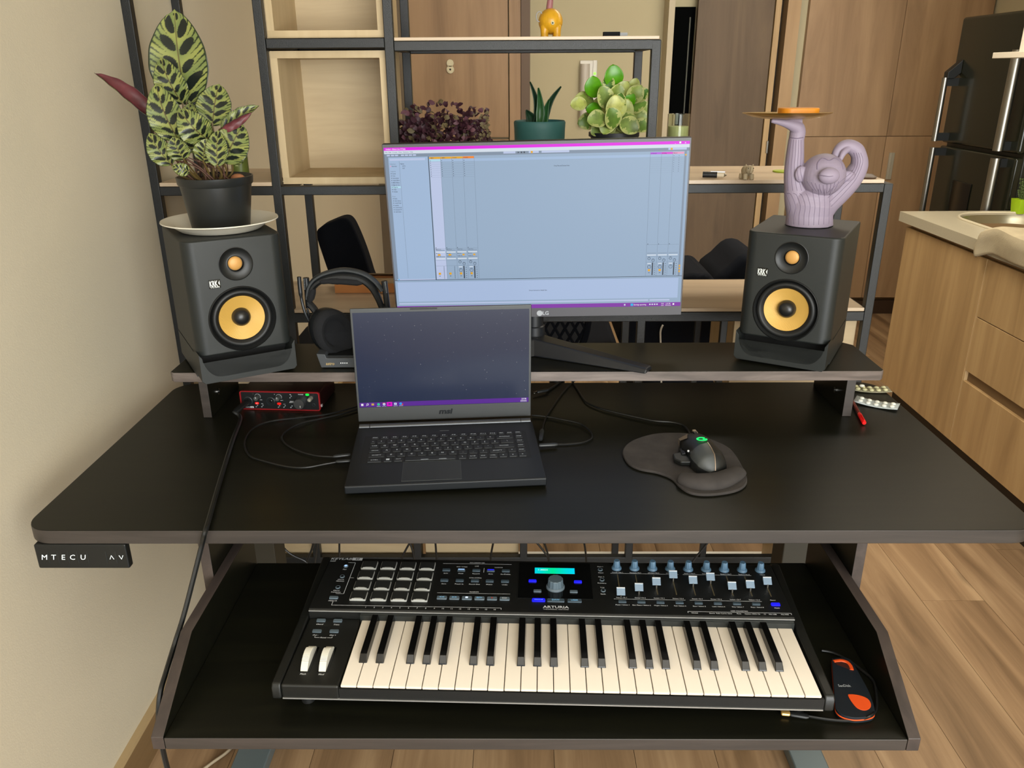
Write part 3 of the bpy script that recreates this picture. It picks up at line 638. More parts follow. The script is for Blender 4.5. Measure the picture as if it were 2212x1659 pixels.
# ================================================================ SPEAKERS
gold = mat('yellow_aramid', '#c39a4a', .42, .1)
_nt = gold.node_tree; _w = _nt.nodes.new('ShaderNodeTexWave'); _tc = _nt.nodes.new('ShaderNodeTexCoord'); _w.inputs['Scale'].default_value = 260; _w.bands_direction = 'DIAGONAL'
_bp = _nt.nodes.new('ShaderNodeBump'); _bp.inputs['Strength'].default_value = .35; _bp.inputs['Distance'].default_value = .0008
_nt.links.new(_tc.outputs['Object'], _w.inputs['Vector']); _nt.links.new(_w.outputs['Fac'], _bp.inputs['Height']); _nt.links.new(_bp.outputs['Normal'], _nt.nodes['Principled BSDF'].inputs['Normal'])
gold2 = mat('gold_dome', '#bd8d4c', .45, .1); dome = mat('dark_dome', '#191919', .3); logo_w = mat('logo_white', '#cfd3d0', .5)
def speaker(label, loc, rz, w, h, d, woz, twz, lx, lz):
    t = thing('studio_monitor', label, 'speaker', loc, rz, 'studio monitors on the desk shelf')
    r = .023; foot = []
    for sx, a0 in ((1, 270), (-1, 180)):
        for i in range(9):
            a = math.radians((a0+90*i/8)); 
            foot.append((sx*(w/2-r)+r*math.cos(a), r+r*math.sin(a)))
    foot = foot[:9][::1]; left = [(-(w/2-r)+r*math.cos(math.radians(180+90*i/8)), r+r*math.sin(math.radians(180+90*i/8))) for i in range(9)]
    poly = left+foot+[(w/2, d), (-w/2, d)]
    cab = MB().prism(poly, .052, h).build('cabinet', vinyl, None, bevel=.004, seg=3)
    for cz, cr_, cd in ((woz, .0648, .03), (twz, .0318, .012)):
        ct_ = MB().cyl(cr_, -.01, cd, 64, 0, T(0, 0, cz, rx=-PI/2)).build('cutter', vinyl, None, smooth=False)
        md = cab.modifiers.new('cut', 'BOOLEAN'); md.operation = 'DIFFERENCE'; md.object = ct_; md.solver = 'EXACT'
    bpy.context.view_layer.update(); me = bpy.data.meshes.new_from_object(cab.evaluated_get(bpy.context.evaluated_depsgraph_get()))
    cab.modifiers.clear(); cab.data = me; cab.parent = t
    for o_ in [o_ for o_ in bpy.data.objects if o_.name.startswith('cutter')]: bpy.data.objects.remove(o_)
    polyb = [(-w/2, .045), (w/2, .045), (w/2, d), (-w/2, d)]; MB().prism(polyb, .0, .052).build('base', vinyl, t)
    # front lip with scooped port
    A = [(-w/2, .062), (-w/2, .006), (-w/2+.006, 0), (w/2-.006, 0), (w/2, .006), (w/2, .062)]
    inn = [(w/2-.006+.034*(math.cos(math.radians(a))-1), .053+.043*(math.sin(math.radians(a)))) for a in range(0, -91, -11)]
    B = inn+[(-p[0], p[1]) for p in inn[::-1]]
    def lipsec(y): return [(p[0], y, p[1]) for p in A+B]
    vs = lipsec(-.010)+lipsec(.046); n = len(A+B); k = MB().add(vs, [(i, (i+1) % n, n+(i+1) % n, n+i) for i in range(n)])
    # end faces split in quads between outer and inner loops
    bmx = bmesh.new(); V = [bmx.verts.new(v) for v in vs]
    for i in range(n): bmx.faces.new((V[i], V[(i+1) % n], V[n+(i+1) % n], V[n+i]))
    f1 = bmx.faces.new(V[:n][::-1]); f2 = bmx.faces.new(V[n:]); bmesh.ops.triangulate(bmx, faces=[f1, f2]); bmesh.ops.recalc_face_normals(bmx, faces=bmx.faces)
    me = bpy.data.meshes.new('port_lip'); bmx.to_mesh(me); bmx.free(); me.materials.append(vinyl); me.polygons.foreach_set('use_smooth', [True]*len(me.polygons)); me.set_sharp_from_angle(angle=.7)
    o = bpy.data.objects.new('port_lip', me); COL.objects.link(o); o.parent = t
    md = o.modifiers.new('bevel', 'BEVEL'); md.width = .0025; md.segments = 2; md.limit_method = 'ANGLE'; md.angle_limit = .8; md.harden_normals = True
    MB().box(-w/2+.008, w/2-.008, .035, .046, .014, .053).build('port_slot', mat('port_dark', '#0a0a0a', .7), t)
    m = T(0, -.0003, woz, rx=PI/2)
    b = MB().lathe([(.0655, -.002), (.0655, .0005), (.0635, .0018), (.061, -.0045), (.0585, -.007), (.0585, -.004), (.0565, -.0005), (.053, .0012), (.049, -.0005), (.0465, -.005), (.0445, -.0065), (.0445, -.0085)], 56); b.build('woofer_surround', rubber, t, M=m, ang=60)
    MB().lathe([(.0448, -.0068), (.03, -.0125), (.0175, -.0165), (.0175, -.02)], 56).build('woofer_cone', gold, t, M=m, ang=60, label='yellow woven woofer cone')
    MB().lathe([(.0185, -.0165), (.0178, -.0105), (.015, -.0045), (.0105, -.0005), (.0055, .0012), (0, .0017)], 40).build('dust_cap', dome, t, M=m, ang=60)
    m = T(0, -.0003, twz, rx=PI/2)
    MB().lathe([(.0325, -.001), (.0325, .0008), (.0315, .0012), (.030, -.0003), (.018, -.004), (.0155, -.0035), (.0152, -.008)], 48).build('tweeter_waveguide', black_pl, t, M=m, ang=60)
    MB().lathe([(.0135, -.006), (.0128, -.0045), (.009, -.0030), (.004, -.0022), (0, -.0020)], 36).build('tweeter_dome', gold2, t, M=m, ang=60, label='gold tweeter dome')
    lg = MB().box(lx-.0108, lx+.0108, -.0016, .0005, lz-.0085, lz+.0085).build('badge', black_gl, t, bevel=.0008)
    b = MB().text('KRK', .0155, T(lx-.0018, -.0018, lz+.0008), off=.03, width=.0155, face='XZ')
    b.add([(lx+.0093, -.0018, lz-.0035), (lx+.0093, -.0018, lz+.0066), (lx+.0065, -.0018, lz+.0015)], [(0, 1, 2)]); b.text('SYSTEMS', .0038, T(lx, -.0018, lz-.0062), off=.01, width=.017, face='XZ'); b.build('badge_lettering', logo_w, lg)
    MB().box(-w/2+.01, w/2-.01, .03, d-.01, -.0038, 0).build('foot_pad', rubber, t)
    return t
speaker('black studio speaker with yellow cone under the leafy plant, near the wall', (-.5605, .4233, .8560), .5424, .188, .279, .222, .119, .2285, -.044, .1945)
speaker('black studio speaker with yellow cone carrying the lilac monkey vase', (.5267, .4816, .8560), -.5076, .185, .269, .2246, .1146, .223, -.053, .1888)

# ---------------- plate, pot, calathea
PC = Vector((-.612, .512, 1.1355))
pt = thing('plate', 'shallow white plate under the black plant pot', 'plate', PC)
MB().lathe([(0, .003), (.070, .003), (.0745, .006), (.092, .0165), (.108, .0205), (.112, .0215), (.1125, .0195), (.092, .0125), (.078, .002), (.072, 0), (0, 0)], 64).build('dish', mat('ivory_china', '#cfc9b9', .3), pt, ang=60)
po = thing('calathea', 'tall calathea with dark feathered green leaves in a black nursery pot', 'plant', PC+Vector((.0, .003, .0035)))
ivp = Matrix.Translation(-(PC+Vector((.0, .003, .0035))))
MB().lathe([(0, 0), (.0545, 0), (.056, .002), (.0675, .084), (.0685, .084), (.071, .087), (.0725, .1005), (.070, .101), (.068, .096), (.066, .088), (0, .088)], 48).build('pot', mat('pot_black', '#1d1f1f', .33), po, ang=50)
b = MB().cyl(.067, .086, .09, 32)
for i in range(60):
    a = random.random()*6.3; rr = .06*math.sqrt(random.random()); b.ball((rr*math.cos(a), rr*math.sin(a), .09), random.uniform(.003, .008), 7, 5, i % 2)
b.build('soil', [mat('soil_a', '#2a1c12', .95), mat('soil_b', '#4a3320', .95)], po, kind='stuff')
b = MB().ball((.052, -.02, .098), (.014, .01, .009), 10, 7); b.build('bark_chip', mat('bark', '#8c5a38', .9, bump=1, bscale=120), po)
# feather pattern through a colour attribute
LG, LG2, DK, DK2, MG = lin('#828746'), lin('#697540'), lin('#0c150e'), lin('#141b11'), lin('#1c2812')
def feather(u, v, seed):
    au = abs(u); side = 1 if u > 0 else -1
    if au < .022: return lin('#4a3a20')
    if au > .94 or v < .015: return MG
    q = v - au*.20 + (.05 if side > 0 else 0); n = 5.4; f = (q*n+seed*.37) % 1.0; k = int(q*n+seed*.37+20)
    reach, hw = ((.80, .38), (.52, .30), (.72, .35))[k % 3]
    if .05 < au < reach:
        t = (au-.05)/(reach-.05); wv = hw*math.sin(PI*min(1, t**.75))**.6
        if abs(f-.5) < wv and v < .955: return DK if au > .12 else DK2
    # fine veins running out to the margin
    if au > .42:
        g = (q*n*3.0+.3) % 1.0
        if g < .34*min(1, (au-.38)/.5): return MG
    t = .5+.5*math.sin(q*23+seed); return tuple(LG[i]*(1-t)+LG2[i]*t for i in range(3))+(1,)
leafm = bpy.data.materials.new('calathea_leaf'); leafm.use_nodes = True
_b = leafm.node_tree.nodes['Principled BSDF']; _a = leafm.node_tree.nodes.new('ShaderNodeVertexColor'); _a.layer_name = 'Col'; leafm.node_tree.links.new(_a.outputs[0], _b.inputs['Base Color']); _b.inputs['Roughness'].default_value = .38
maroon = mat('calathea_underside', '#57282c', .45, vary=.45, vscale=38)
def calleaf(bp, tip, w, y0, y1, seed, bend=.08, nrm=(0, -1, .15), cup=.12, nu=32, nv=70, curl=0, label=None, back=False, stem=True, twist=0):
    p0, p1 = P(*bp, y=y0), P(*tip, y=y1); nrm = Vector(nrm); a = p1-p0; L = a.length; a.normalize(); s = a.cross(nrm).normalized(); n = s.cross(a).normalized()
    W_ = w*.00093/2; vs = []; cols = []
    for i in range(nu+1):
        for j in range(nv+1):
            u = i/nu*2-1; v = j/nv
            prof = (v**.55)*((1-v)**.78)/.4095 if 0 < v < 1 else 0
            if v > .94: prof = max(prof*(1-(v-.94)/.06*.75), .0)
            an = twist*v; s2 = s*math.cos(an)+n*math.sin(an); n2 = n*math.cos(an)-s*math.sin(an)
            rad = max(.02, cup); th = u*curl
            if curl: off = s2*(W_*prof*math.sin(th)/curl)+n2*(W_*prof*(1-math.cos(th))/curl)
            else: off = s2*u*W_*prof+n2*(cup*W_*prof*(u*u))
            wav = n2*.0012*math.sin(v*26+u*2)*abs(u)*prof
            vs.append(tuple(p0+a*L*v+n*L*(bend*math.sin(PI*v)-bend*.6*v*v*v)+off+wav)); cols.append(feather(u, v, seed))
    fs = [(i*(nv+1)+j, (i+1)*(nv+1)+j, (i+1)*(nv+1)+j+1, i*(nv+1)+j+1) for i in range(nu) for j in range(nv)]
    me = bpy.data.meshes.new('leaf'); me.from_pydata(vs, [], fs); ca = me.color_attributes.new('Col', 'FLOAT_COLOR', 'POINT'); ca.data.foreach_set('color', [c for q in cols for c in q])
    me.polygons.foreach_set('use_smooth', [True]*len(fs)); me.materials.append(leafm); me.materials.append(maroon)
    o = bpy.data.objects.new('leaf', me); COL.objects.link(o); o.parent = po; o.matrix_local = ivp
    # which way does the grid face?
    me.update(); fn_ = me.polygons[len(fs)//2].normal
    if (fn_.dot(Vector((0, -1, .2))) < 0) != back: me.flip_normals()
    md = o.modifiers.new('solid', 'SOLIDIFY'); md.thickness = .0007; md.offset = -1; md.material_offset = 1; md.material_offset_rim = 0
    if label: o['label'] = label
    if stem:
        q = PC+Vector(((p0.x-PC.x)*.35, (p0.y-PC.y)*.4, .092)); m = (q+p0)/2+Vector(((p0.x-PC.x)*.25, 0, .0))
        MB().tube(cr([q, m, p0, p0+a*L*.04], 5), .0019, 6).build('stem', mat('calathea_stem', '#5a4a26', .5), po, M=ivp)
calleaf((404, 226), (374, 18), 122, .52, .545, 1, bend=.05, nu=52, nv=150)
calleaf((395, 225), (344, 124), 64, .50, .49, 2, bend=.14)
calleaf((440, 262), (431, 190), 56, .52, .53, 3)
calleaf((388, 306), (333, 181), 74, .47, .455, 4, bend=.12)
calleaf((459, 272), (472, 180), 74, .50, .52, 5, bend=.06)
calleaf((447, 300), (386, 238), 66, .455, .43, 6, bend=.22)
calleaf((484, 352), (524, 268), 74, .46, .48, 7, bend=.06)
calleaf((470, 360), (470, 280), 46, .43, .45, 8, bend=.06)
calleaf((371, 356), (320, 288), 50, .47, .46, 9, bend=.12)
calleaf((410, 370), (371, 360), 26, .43, .415, 10, bend=.2, cup=.1, label='small pale young leaf')
calleaf((478, 282), (558, 227), 34, .49, .50, 11, nrm=(-.2, -1, .5), curl=1.0, bend=.05)
calleaf((350, 266), (203, 155), 46, .50, .50, 12, nrm=(.45, -1, .55), curl=1.3, bend=.06, twist=-.5, back=True, label='long rolled leaf showing its maroon underside')
calleaf((474, 284), (545, 243), 22, .472, .485, 13, nrm=(.3, -1, -.3), curl=1.0, back=True, label='folded leaf half showing its maroon underside')
calleaf((430, 330), (400, 262), 58, .49, .48, 14, bend=.1); calleaf((376, 300), (350, 232), 50, .51, .51, 15); calleaf((452, 322), (428, 268), 54, .475, .47, 16)
for bp, tp, w_, y0, y1, sd in (((455, 345), (492, 292), 46, .475, .47, 17), ((398, 345), (372, 296), 48, .455, .445, 18), ((440, 350), (446, 300), 44, .45, .44, 19), ((418, 300), (408, 222), 52, .50, .50, 20), ((500, 350), (528, 316), 40, .49, .49, 21)): calleaf(bp, tp, w_, y0, y1, sd, bend=.1)
b = MB()
for i in range(16):
    a = random.uniform(-.05, .05); q = PC+Vector((a, random.uniform(-.045, .02), .09)); c = P(random.uniform(375, 470), random.uniform(320, 350), y=.46)
    b.tube(cr([q, (q+c)/2+Vector((random.uniform(-.02, .02), -.005, .008)), c], 4), random.uniform(.001, .0022), 5)
b.build('dry_stalks', mat('dry_stalk', '#4e3428', .8), po, M=ivp)

# ---------------- monkey vase with tray
MO = Vector((.6, .585, 1.1255)); mk = thing('monkey_vase', 'lilac ceramic monkey vase balancing a tray on one raised hand', 'vase', MO); ivm = Matrix.Translation(-MO)
lil = mat('lilac_ceramic', '#8c8091', .55, bump=.1, bscale=150)
def Q(px, py, dy=0): return P(px, py, y=.585+dy)
b = MB()
px2m = .00100
def tb(pts, rs, flat=1, n=24, up=None):
    c = cr([Q(*p) for p in pts], 6); m = len(c); R_ = []
    for i in range(m):
        t = i/(m-1)*(len(rs)-1); k = min(int(t), len(rs)-2); R_.append((rs[k]*(1-(t-k))+rs[k+1]*(t-k))*px2m)
    b.tube(c, R_, n, flat=flat, upv=up)
def ell(p, rx, ry, rz): b.ball(Q(*p), (rx*px2m, ry*px2m, rz*px2m), 36, 24)
tb([(1747, 487), (1749, 462), (1753, 440), (1757, 425)], [48.5, 46.5, 50, 44], flat=.86, up=(0, 1, 0), n=36)
tb([(1734, 455), (1724, 425), (1718, 400), (1715, 372), (1717, 340), (1720, 300)], [34, 28, 22, 19.5, 18, 15], n=28)
tb([(1720, 302), (1723, 286), (1721, 276, -.003), (1706, 269, -.007), (1688, 264.5, -.011), (1666, 261, -.015)], [15, 15.5, 14, 9.5, 6.5, 3.5], n=20)
tb([(1700, 262.5, -.01), (1728, 263, 0)], [4, 9.5], n=16)
tb([(1762, 452), (1782, 432), (1812, 410), (1838, 386), (1855, 360), (1856, 338)], [38, 33, 27, 22.5, 18, 15], n=28)
tb([(1857, 342), (1850, 325), (1835, 316), (1820, 317), (1809, 327, -.002), (1803, 341, -.006)], [15, 15, 13.5, 11.5, 9.5, 7.5], n=20)
tb([(1835, 319, -.006), (1822, 330, -.014), (1815, 345, -.018)], [7, 6.5, 4.5], n=12)
ell((1754, 425), 50, 40, 24); ell((1778, 378, -.020), 44, 40, 42)
ell((1730, 376, -.024), 12, 6, 16); ell((1831, 381, -.020), 15, 6, 11)
b.v = [(x_, y_, max(z_, 1.1262)) for x_, y_, z_ in b.v]
o = b.build('body', lil, mk, M=ivm, remesh=.0011)
bpy.context.view_layer.update(); dg_ = bpy.context.evaluated_depsgraph_get()
from mathutils.bvhtree import BVHTree
bv = BVHTree.FromObject(o, dg_)
b = MB(); ell((1791, 380, -.064), 20.5, 12, 16); b.build('snout', lil, mk, M=ivm, ang=80)
b = MB()
def groove(pts, r=.00055, m=0):
    """carve line laid on the surface, found by a ray towards the vase"""
    out = []
    for p in cr([Vector((p[0], p[1], 0)) for p in pts], 8):
        w_ = Q(p[0], p[1]); st_ = w_+(CAMPOS-w_).normalized()*.3; h_ = bv.ray_cast(st_, (w_-st_).normalized())
        if h_[0] is not None: out.append(h_[0])
        elif len(out) > 2: b.tube(out, r, 5, m); out = []
        else: out = []
    if len(out) > 2: b.tube(out, r, 5, m)
for k in range(9):
    u = -1+2*k/8; x0 = 1747+u*43
    groove([(x0, 487-abs(u)*3), (x0+1, 465), (x0+3-u*1, 445), (x0-2+u*5, 425-abs(u)*6), (x0-6+u*12, 408 if u > .2 else 418)])
for k in range(5):
    u = -.8+1.6*k/4; groove([(1722+u*24, 412), (1716+u*17, 372), (1718+u*15.5, 335), (1720+u*13, 302)])
for k in range(9):
    u = -.85+1.7*k/8; groove([(1778+u*40, 400-abs(u)*10), (1779+u*34, 410-abs(u)*10), (1780+u*26, 418-abs(u)*8)])
for k in range(4):
    u = -.6+k*.4; groove([(1790+u*8, 432+u*24), (1818+u*8, 406+u*20), (1845+u*8, 378+u*12), (1856+u*13, 350), (1852+u*12, 330)])
groove([(1707, 297), (1721, 299), (1735, 297)], .0009)
groove([(1765, 366), (1767, 351), (1778, 342), (1791, 347), (1804, 342), (1817, 352), (1821, 366)], .0011)
b.build('carved_grooves', mat('groove_shadow', '#6d6074', .7), mk, M=ivm, label='fine carved fur and brow lines')
b = MB(); c_ = Q(1791, 380, -.0755)
b.tube(cr([c_+Vector((-.019, .0085, .0015)), c_+Vector((-.010, .0010, .0)), c_+Vector((0, -.0008, -.001)), c_+Vector((.010, .0010, 0)), c_+Vector((.019, .0085, .0015))], 6), .0006, 6); b.build('mouth_line', MATS['groove_shadow'], mk, M=ivm)
# tray on the hand
tc_ = Q(1699.5, 250); tr_ = thing('brass_tray', 'round shallow brass tray held up on the monkey hand', 'tray', (tc_.x, .585, tc_.z-.0045)); tr_.rotation_euler = (-.03, 0, 0)
MB().lathe([(0, .0005), (.045, .001), (.066, .0045), (.085, .0105), (.0865, .0105), (.0855, .0095), (.067, .003), (.046, -.0008), (0, -.001)], 64).build('dish', mat('brass', '#b08c45', .3, .9), tr_, ang=60)
tb_ = thing('soap_box', 'rounded orange plastic case lying on the brass tray', 'box', (tc_.x+.019, .575, tc_.z+.001), .1)
MB().prism(rrect(.076, .05, .018, 6), 0, .0145).build('case', mat('orange_plastic', '#d98a20', .4), tb_, bevel=.002)
o = MB().box(-.04, .042, -.03, .03, 0, .003).build('card', mat('card_white', '#bfa98c', .6)); o.location = (tc_.x+.012, .58, tc_.z-.002); tag(o, 'flat pale card under the orange case on the tray', 'card')
o = MB().tube([(-.012, 0, 0), (.012, .004, 0)], .0028, 8).build('lighter', mat('purple_pl', '#4a2c48', .4)); o.location = (tc_.x+.058, .572, tc_.z+.002); tag(o, 'short dark purple stick at the tray edge beside the orange case', 'lighter')

# ================================================================ MONITOR
def RM(rx, ry, rz): return Matrix.Rotation(rz, 4, 'Z') @ Matrix.Rotation(ry, 4, 'Y') @ Matrix.Rotation(rx, 4, 'X')
MW, MH = .614, .3668
mo = thing('monitor', 'wide flat monitor showing a pale blue music program window', 'monitor', M=Matrix.Translation((.0227, .5632, 1.1162)) @ RM(.0373, -.0187, -.0223))
MB().box(-MW/2, MW/2, .0, .018, -MH/2, MH/2).build('housing', mat('monitor_back', '#17181c', .45), mo, bevel=.002)
b = MB(); z_b, z_t = -.163, MH/2-.007
b.box(-MW/2+.001, MW/2-.001, -.0012, .001, -MH/2+.001, z_b); b.box(-MW/2+.001, MW/2-.001, -.0012, .001, z_t, MH/2-.001); b.box(-MW/2+.001, -.3035, -.0012, .001, z_b, z_t); b.box(.3035, MW/2-.001, -.0012, .001, z_b, z_t)
b.build('bezel', mat('bezel_grey', '#4c4b50', .4), mo)
b = MB().lathe([(.0062, 0), (.0062, .0006), (0, .0006)], 24, 0, T(.0035, -.0012, -.1745, rx=PI/2)); b.text('LG', .0115, T(.0165, -.0016, -.1745), 0, off=.025, face='XZ'); b.build('maker_lettering', mat('logo_grey', '#9fa2a8', .4), mo)
SC = {}
def em(c, s=1.0):
    k = 'screen_'+c.strip('#'); return mat(k, (*[v for v in lin(c)[:3]], 1), .3, emit=s) if k not in MATS else MATS[k]
# emission material: dark glossy base with emission colour
def scr(c, s=1.0):
    k = 'scr_'+c.strip('#')
    if k in MATS: return MATS[k]
    m = mat(k, '#020202', .35, spec=.2); bb_ = m.node_tree.nodes['Principled BSDF']; bb_.inputs['Emission Color'].default_value = lin(c); bb_.inputs['Emission Strength'].default_value = s; return m
pal = ['#9fb6d0', '#a9c2e2', '#b4c8ea', '#f000f0', '#dde8f4', '#8797ab', '#f0b020', '#ff8a10', '#b8e4f4', '#c4d0f0', '#3c4654', '#7d8fa4', '#c060e8', '#e838d8', '#f4a0c8', '#8c3cb0', '#5a2080', '#30c0f0', '#93a7bf', '#ffffff']
ix = {c: i for i, c in enumerate(pal)}
b = MB(); lay = [0]
def q(x0, x1, z1, z0, c, l=1): b.quad(x0, x1, z0, z1, -.0004-.00006*l, ix[c])
X0, X1, Z0, Z1 = -.3035, .3035, z_b, z_t
q(X0, X1, Z1, Z0, '#9fb6d0', 0); q(X0, X1, Z1, .1705, '#f000f0'); q(X0, X1, .1705, .1640, '#dde8f4'); q(X0, X1, .1640, .1575, '#8797ab')
q(X0, -.2155, .1575, -.0985, '#a9c2e2'); q(X0, -.296, .1575, -.0985, '#8797ab', 2); q(-.2935, -.222, .155, .1508, '#c4d0f0', 2); q(-.2748, -.2743, .150, -.092, '#7d8fa4', 2); q(-.216, -.2145, .1575, -.0975, '#3c4654', 2)
q(-.2145, .294, .152, .147, '#a9c2e2', 2)
for i, c in enumerate(('#f0b020', '#f0b020', '#f0b020', '#ff8a10')):
    x_ = -.2135+i*.0225; q(x_, x_+.0222, .1565, .1525, c, 3)
    q(x_+.0222, x_+.0227, .1565, -.0955, '#7d8fa4', 3)
    for k in range(8):
        z_ = .1495-k*.0043; q(x_+.0015, x_+.0028, z_, z_-.0013, '#3c4654', 4); q(x_, x_+.022, z_-.0028, z_-.0030, '#7d8fa4', 3)
q(-.2135, -.1915, .1525, -.0955, '#c4d0f0', 2); q(-.2135, -.1915, .1515, .1480, '#b8e4f4', 3)
for i, c in enumerate(('#c060e8', '#e838d8', '#f4a0c8')):
    x_ = .227+i*.0222; q(x_, x_+.022, .1560, .1520, c, 3); q(x_-.0003, x_+.0002, .1560, -.0965, '#7d8fa4', 3)
    for k in range(8):
        z_ = .149-k*.0043; q(x_, x_+.022, z_-.0028, z_-.0030, '#93a7bf', 3)
        if i == 2: q(x_+.002, x_+.003, z_, z_-.001, '#3c4654', 4); q(x_+.012, x_+.013, z_, z_-.001, '#3c4654', 4)
q(.2945, .2985, .1575, -.0975, '#8797ab', 2); q(.2955, .2985, .1515, .1485, '#f0b020', 3)
# mixer strips
for i in range(7):
    x_ = (-.2135+i*.0225) if i < 4 else .227+(i-4)*.0222; mono = i < 2
    q(x_, x_+.022, -.0295, -.0299, '#7d8fa4', 4); q(x_+.0015, x_+.003, -.0275, -.029, '#3c4654', 4)
    for k, z_ in enumerate((-.0335, -.0375, -.0475, -.0515)):
        if i < 4 or k > 1: q(x_+.0015, x_+.0205, z_+.0012, z_-.0012, '#dde8f4' if k % 2 else '#93a7bf', 4)
    if i < 4: q(x_+(.005 if mono else .012), x_+(.011 if mono else .0165), -.0415, -.0450, '#f0b020', 5)
    q(x_, x_+.022, -.0545, -.0549, '#7d8fa4', 4); q(x_, x_+.022, -.0665, -.0669, '#7d8fa4', 4)
    if not mono:
        for cx, cz, rr in ((x_+.006, -.0585, .0028), (x_+.0145, -.0625, .0028), (x_+.007, -.0765, .0036)):
            pts = [(cx+rr*math.cos(t*PI/8), -.0008, cz+rr*math.sin(t*PI/8)) for t in range(16)]; b.tube(pts, .00035, 4, ix['#3c4654'], closed=True, upv=(0, 1, 0)); q(cx-.0003, cx+.0003, cz+rr, cz, '#3c4654', 5)
        q(x_+.0125, x_+.0150, -.0675, -.0945, '#3c4654', 5)
        for k in range(6): q(x_+.0175, x_+.0195, -.0700-.0045*k, -.0710-.0045*k, '#3c4654', 5)
        q(x_+.003, x_+.0105, -.0685, -.0705, '#dde8f4', 5)
    else:
        for k in range(13): q(x_+.016, x_+.0172, -.068-.0021*k, -.0692-.0021*k, '#3c4654', 5)
    if i < 6: q(x_+.0045, x_+.0095, -.0815, -.0860, '#f0b020', 6); q(x_+.0055, x_+.0085, -.0885, -.0895, '#3c4654', 6)
for z_ in (-.073, -.079, -.085): q(.2955, .2985, z_, z_-.004, '#f0b020', 6)
q(X0, X1, -.0965, -.0975, '#3c4654', 5); q(-.2985, .2965, -.1005, -.1445, '#b4c8ea', 5); q(-.2985, .2965, -.1001, -.1006, '#7d8fa4', 6); q(-.298, .235, -.1475, -.1505, '#c4d0f0', 5); q(.238, .28, -.1475, -.1505, '#c4d0f0', 5)
q(-.298, -.2165, -.0945, -.0965, '#c4d0f0', 6); q(-.2955, -.2935, -.0940, -.0962, '#30c0f0', 7)
q(X0, X1, -.1545, Z0, '#8c3cb0', 5)
# toolbar
for x_ in (-.2985, -.290, -.282, -.270, -.262, -.254, -.246): q(x_, x_+.0065, .1625, .1597, '#c4d0f0', 4)
for x_, w_ in ((-.0645, .024), (-.014, .020), (.0115, .055), (.262, .036)): q(x_, x_+w_, .1638, .1600, '#c4d0f0', 4)
q(-.010, -.006, .1640, .1598, '#f0b020', 5); q(.2665, .2705, .1638, .1600, '#f0b020', 5)
b.add([(-.036, -.0008, .1598), (-.0325, -.0008, .1617), (-.036, -.0008, .1636)], [(0, 1, 2)], ix['#3c4654']); q(-.030, -.027, .1632, .1602, '#3c4654', 6); q(-.0245, -.0215, .1632, .1602, '#3c4654', 6)
TW = ix['#ffffff']; TD = ix['#3c4654']
def tx(s_, x_, z_, sz, mi, w_=None, al='LEFT'): b.text(s_, sz, T(x_, -.0009, z_), mi, al, off=.012, face='XZ', width=w_)
tx('Untitled - Ableton Live 10 Suite', -.300, .1733, .0042, TW, .040); tx('File  Edit  Create  View  Options  Help', -.301, .1672, .0034, ix['#8797ab'], .056)
tx('_', .274, .1738, .004, TW); q(.283, .2865, .1755, .1720, '#ffffff', 6); tx('x', .2935, .1735, .005, TW)
tx('Drop Files and Devices Here', .0515, .1343, .0034, TD, .031, 'CENTER'); tx('Drop an Instrument or Sample Here', .0008, -.1233, .0034, TD, .038, 'CENTER')
side_l = [('Collections', .1445), ('Favorites', .1400), ('Categories', .1300), ('Sounds', .1255), ('Drums', .1210), ('Instruments', .1165), ('Audio Effects', .1120), ('MIDI Effects', .1075), ('Max for Live', .1030), ('Plug-Ins', .0985), ('Clips', .0940), ('Samples', .0895), ('Places', .0800), ('Packs', .0755), ('User Library', .0710), ('Current Project', .0665), ('samples', .0620), ('Curated Sounds', .0575), ('Downloads VST', .053), ('Add Folder...', .0485)]
q(-.2945, -.2750, .1002, .0966, '#b8e4f4', 3)
for s_, z_ in side_l:
    head = s_ in ('Collections', 'Categories', 'Places'); tx(s_, -.2940 if head else -.2900, z_, .0032, ix['#7d8fa4'] if head else TD, min(.0135, .0011*len(s_)))
    if not head: q(-.2935, -.2915, z_+.001, z_-.001, '#7d8fa4' if s_ != 'Favorites' else '#f4a0c8', 4)
tx('Name', -.2725, .1445, .0032, TD); tx('VST3', -.269, .1400, .003, TD); tx('VST', -.269, .1355, .003, TD)
for i, s_ in enumerate(('1 MIDI', '2 MIDI', '3 Audio', '4 Audio')): tx(s_, -.2120+i*.0225, .1544, .0028, TD)
for i, s_ in enumerate(('A Reverb', 'B Delay', 'Master')): tx(s_, .2285+i*.0222, .1539, .0028, ix['#5a2080'])
for i in range(4): tx('MIDI From' if i < 2 else 'Audio From', -.212+i*.0225, -.0313, .0026, TD, .011); tx('Monitor', -.212+i*.0225, -.0400, .0026, TD); tx('Audio To', -.212+i*.0225, -.0455, .0026, TD); tx(str(i+1), -.2085+i*.0225, -.0838, .0034, TD, al='CENTER')
tx('Earnings upcoming', .205, -.1588, .0042, TW, .026); q(.198, .2035, -.1562, -.1615, '#30c0f0', 6); tx('ENG', .263, -.1573, .003, TW); tx('LAA', .263, -.161, .003, TW); tx('5:39 PM', .2725, -.1573, .003, TW); tx('5/29/2022', .2715, -.161, .003, TW)
for x_ in (.2375, .2425, .2475, .2525): q(x_, x_+.003, -.1570, -.1600, '#dde8f4', 6)
q(.287, .2905, -.1568, -.1604, '#ffffff', 6); q(.184, .187, -.157, -.1605, '#dde8f4', 6)
b.build('screen', [scr(c, .86) for c in pal], mo, smooth=False, label='lit screen with a pale blue track editor and magenta title bar')
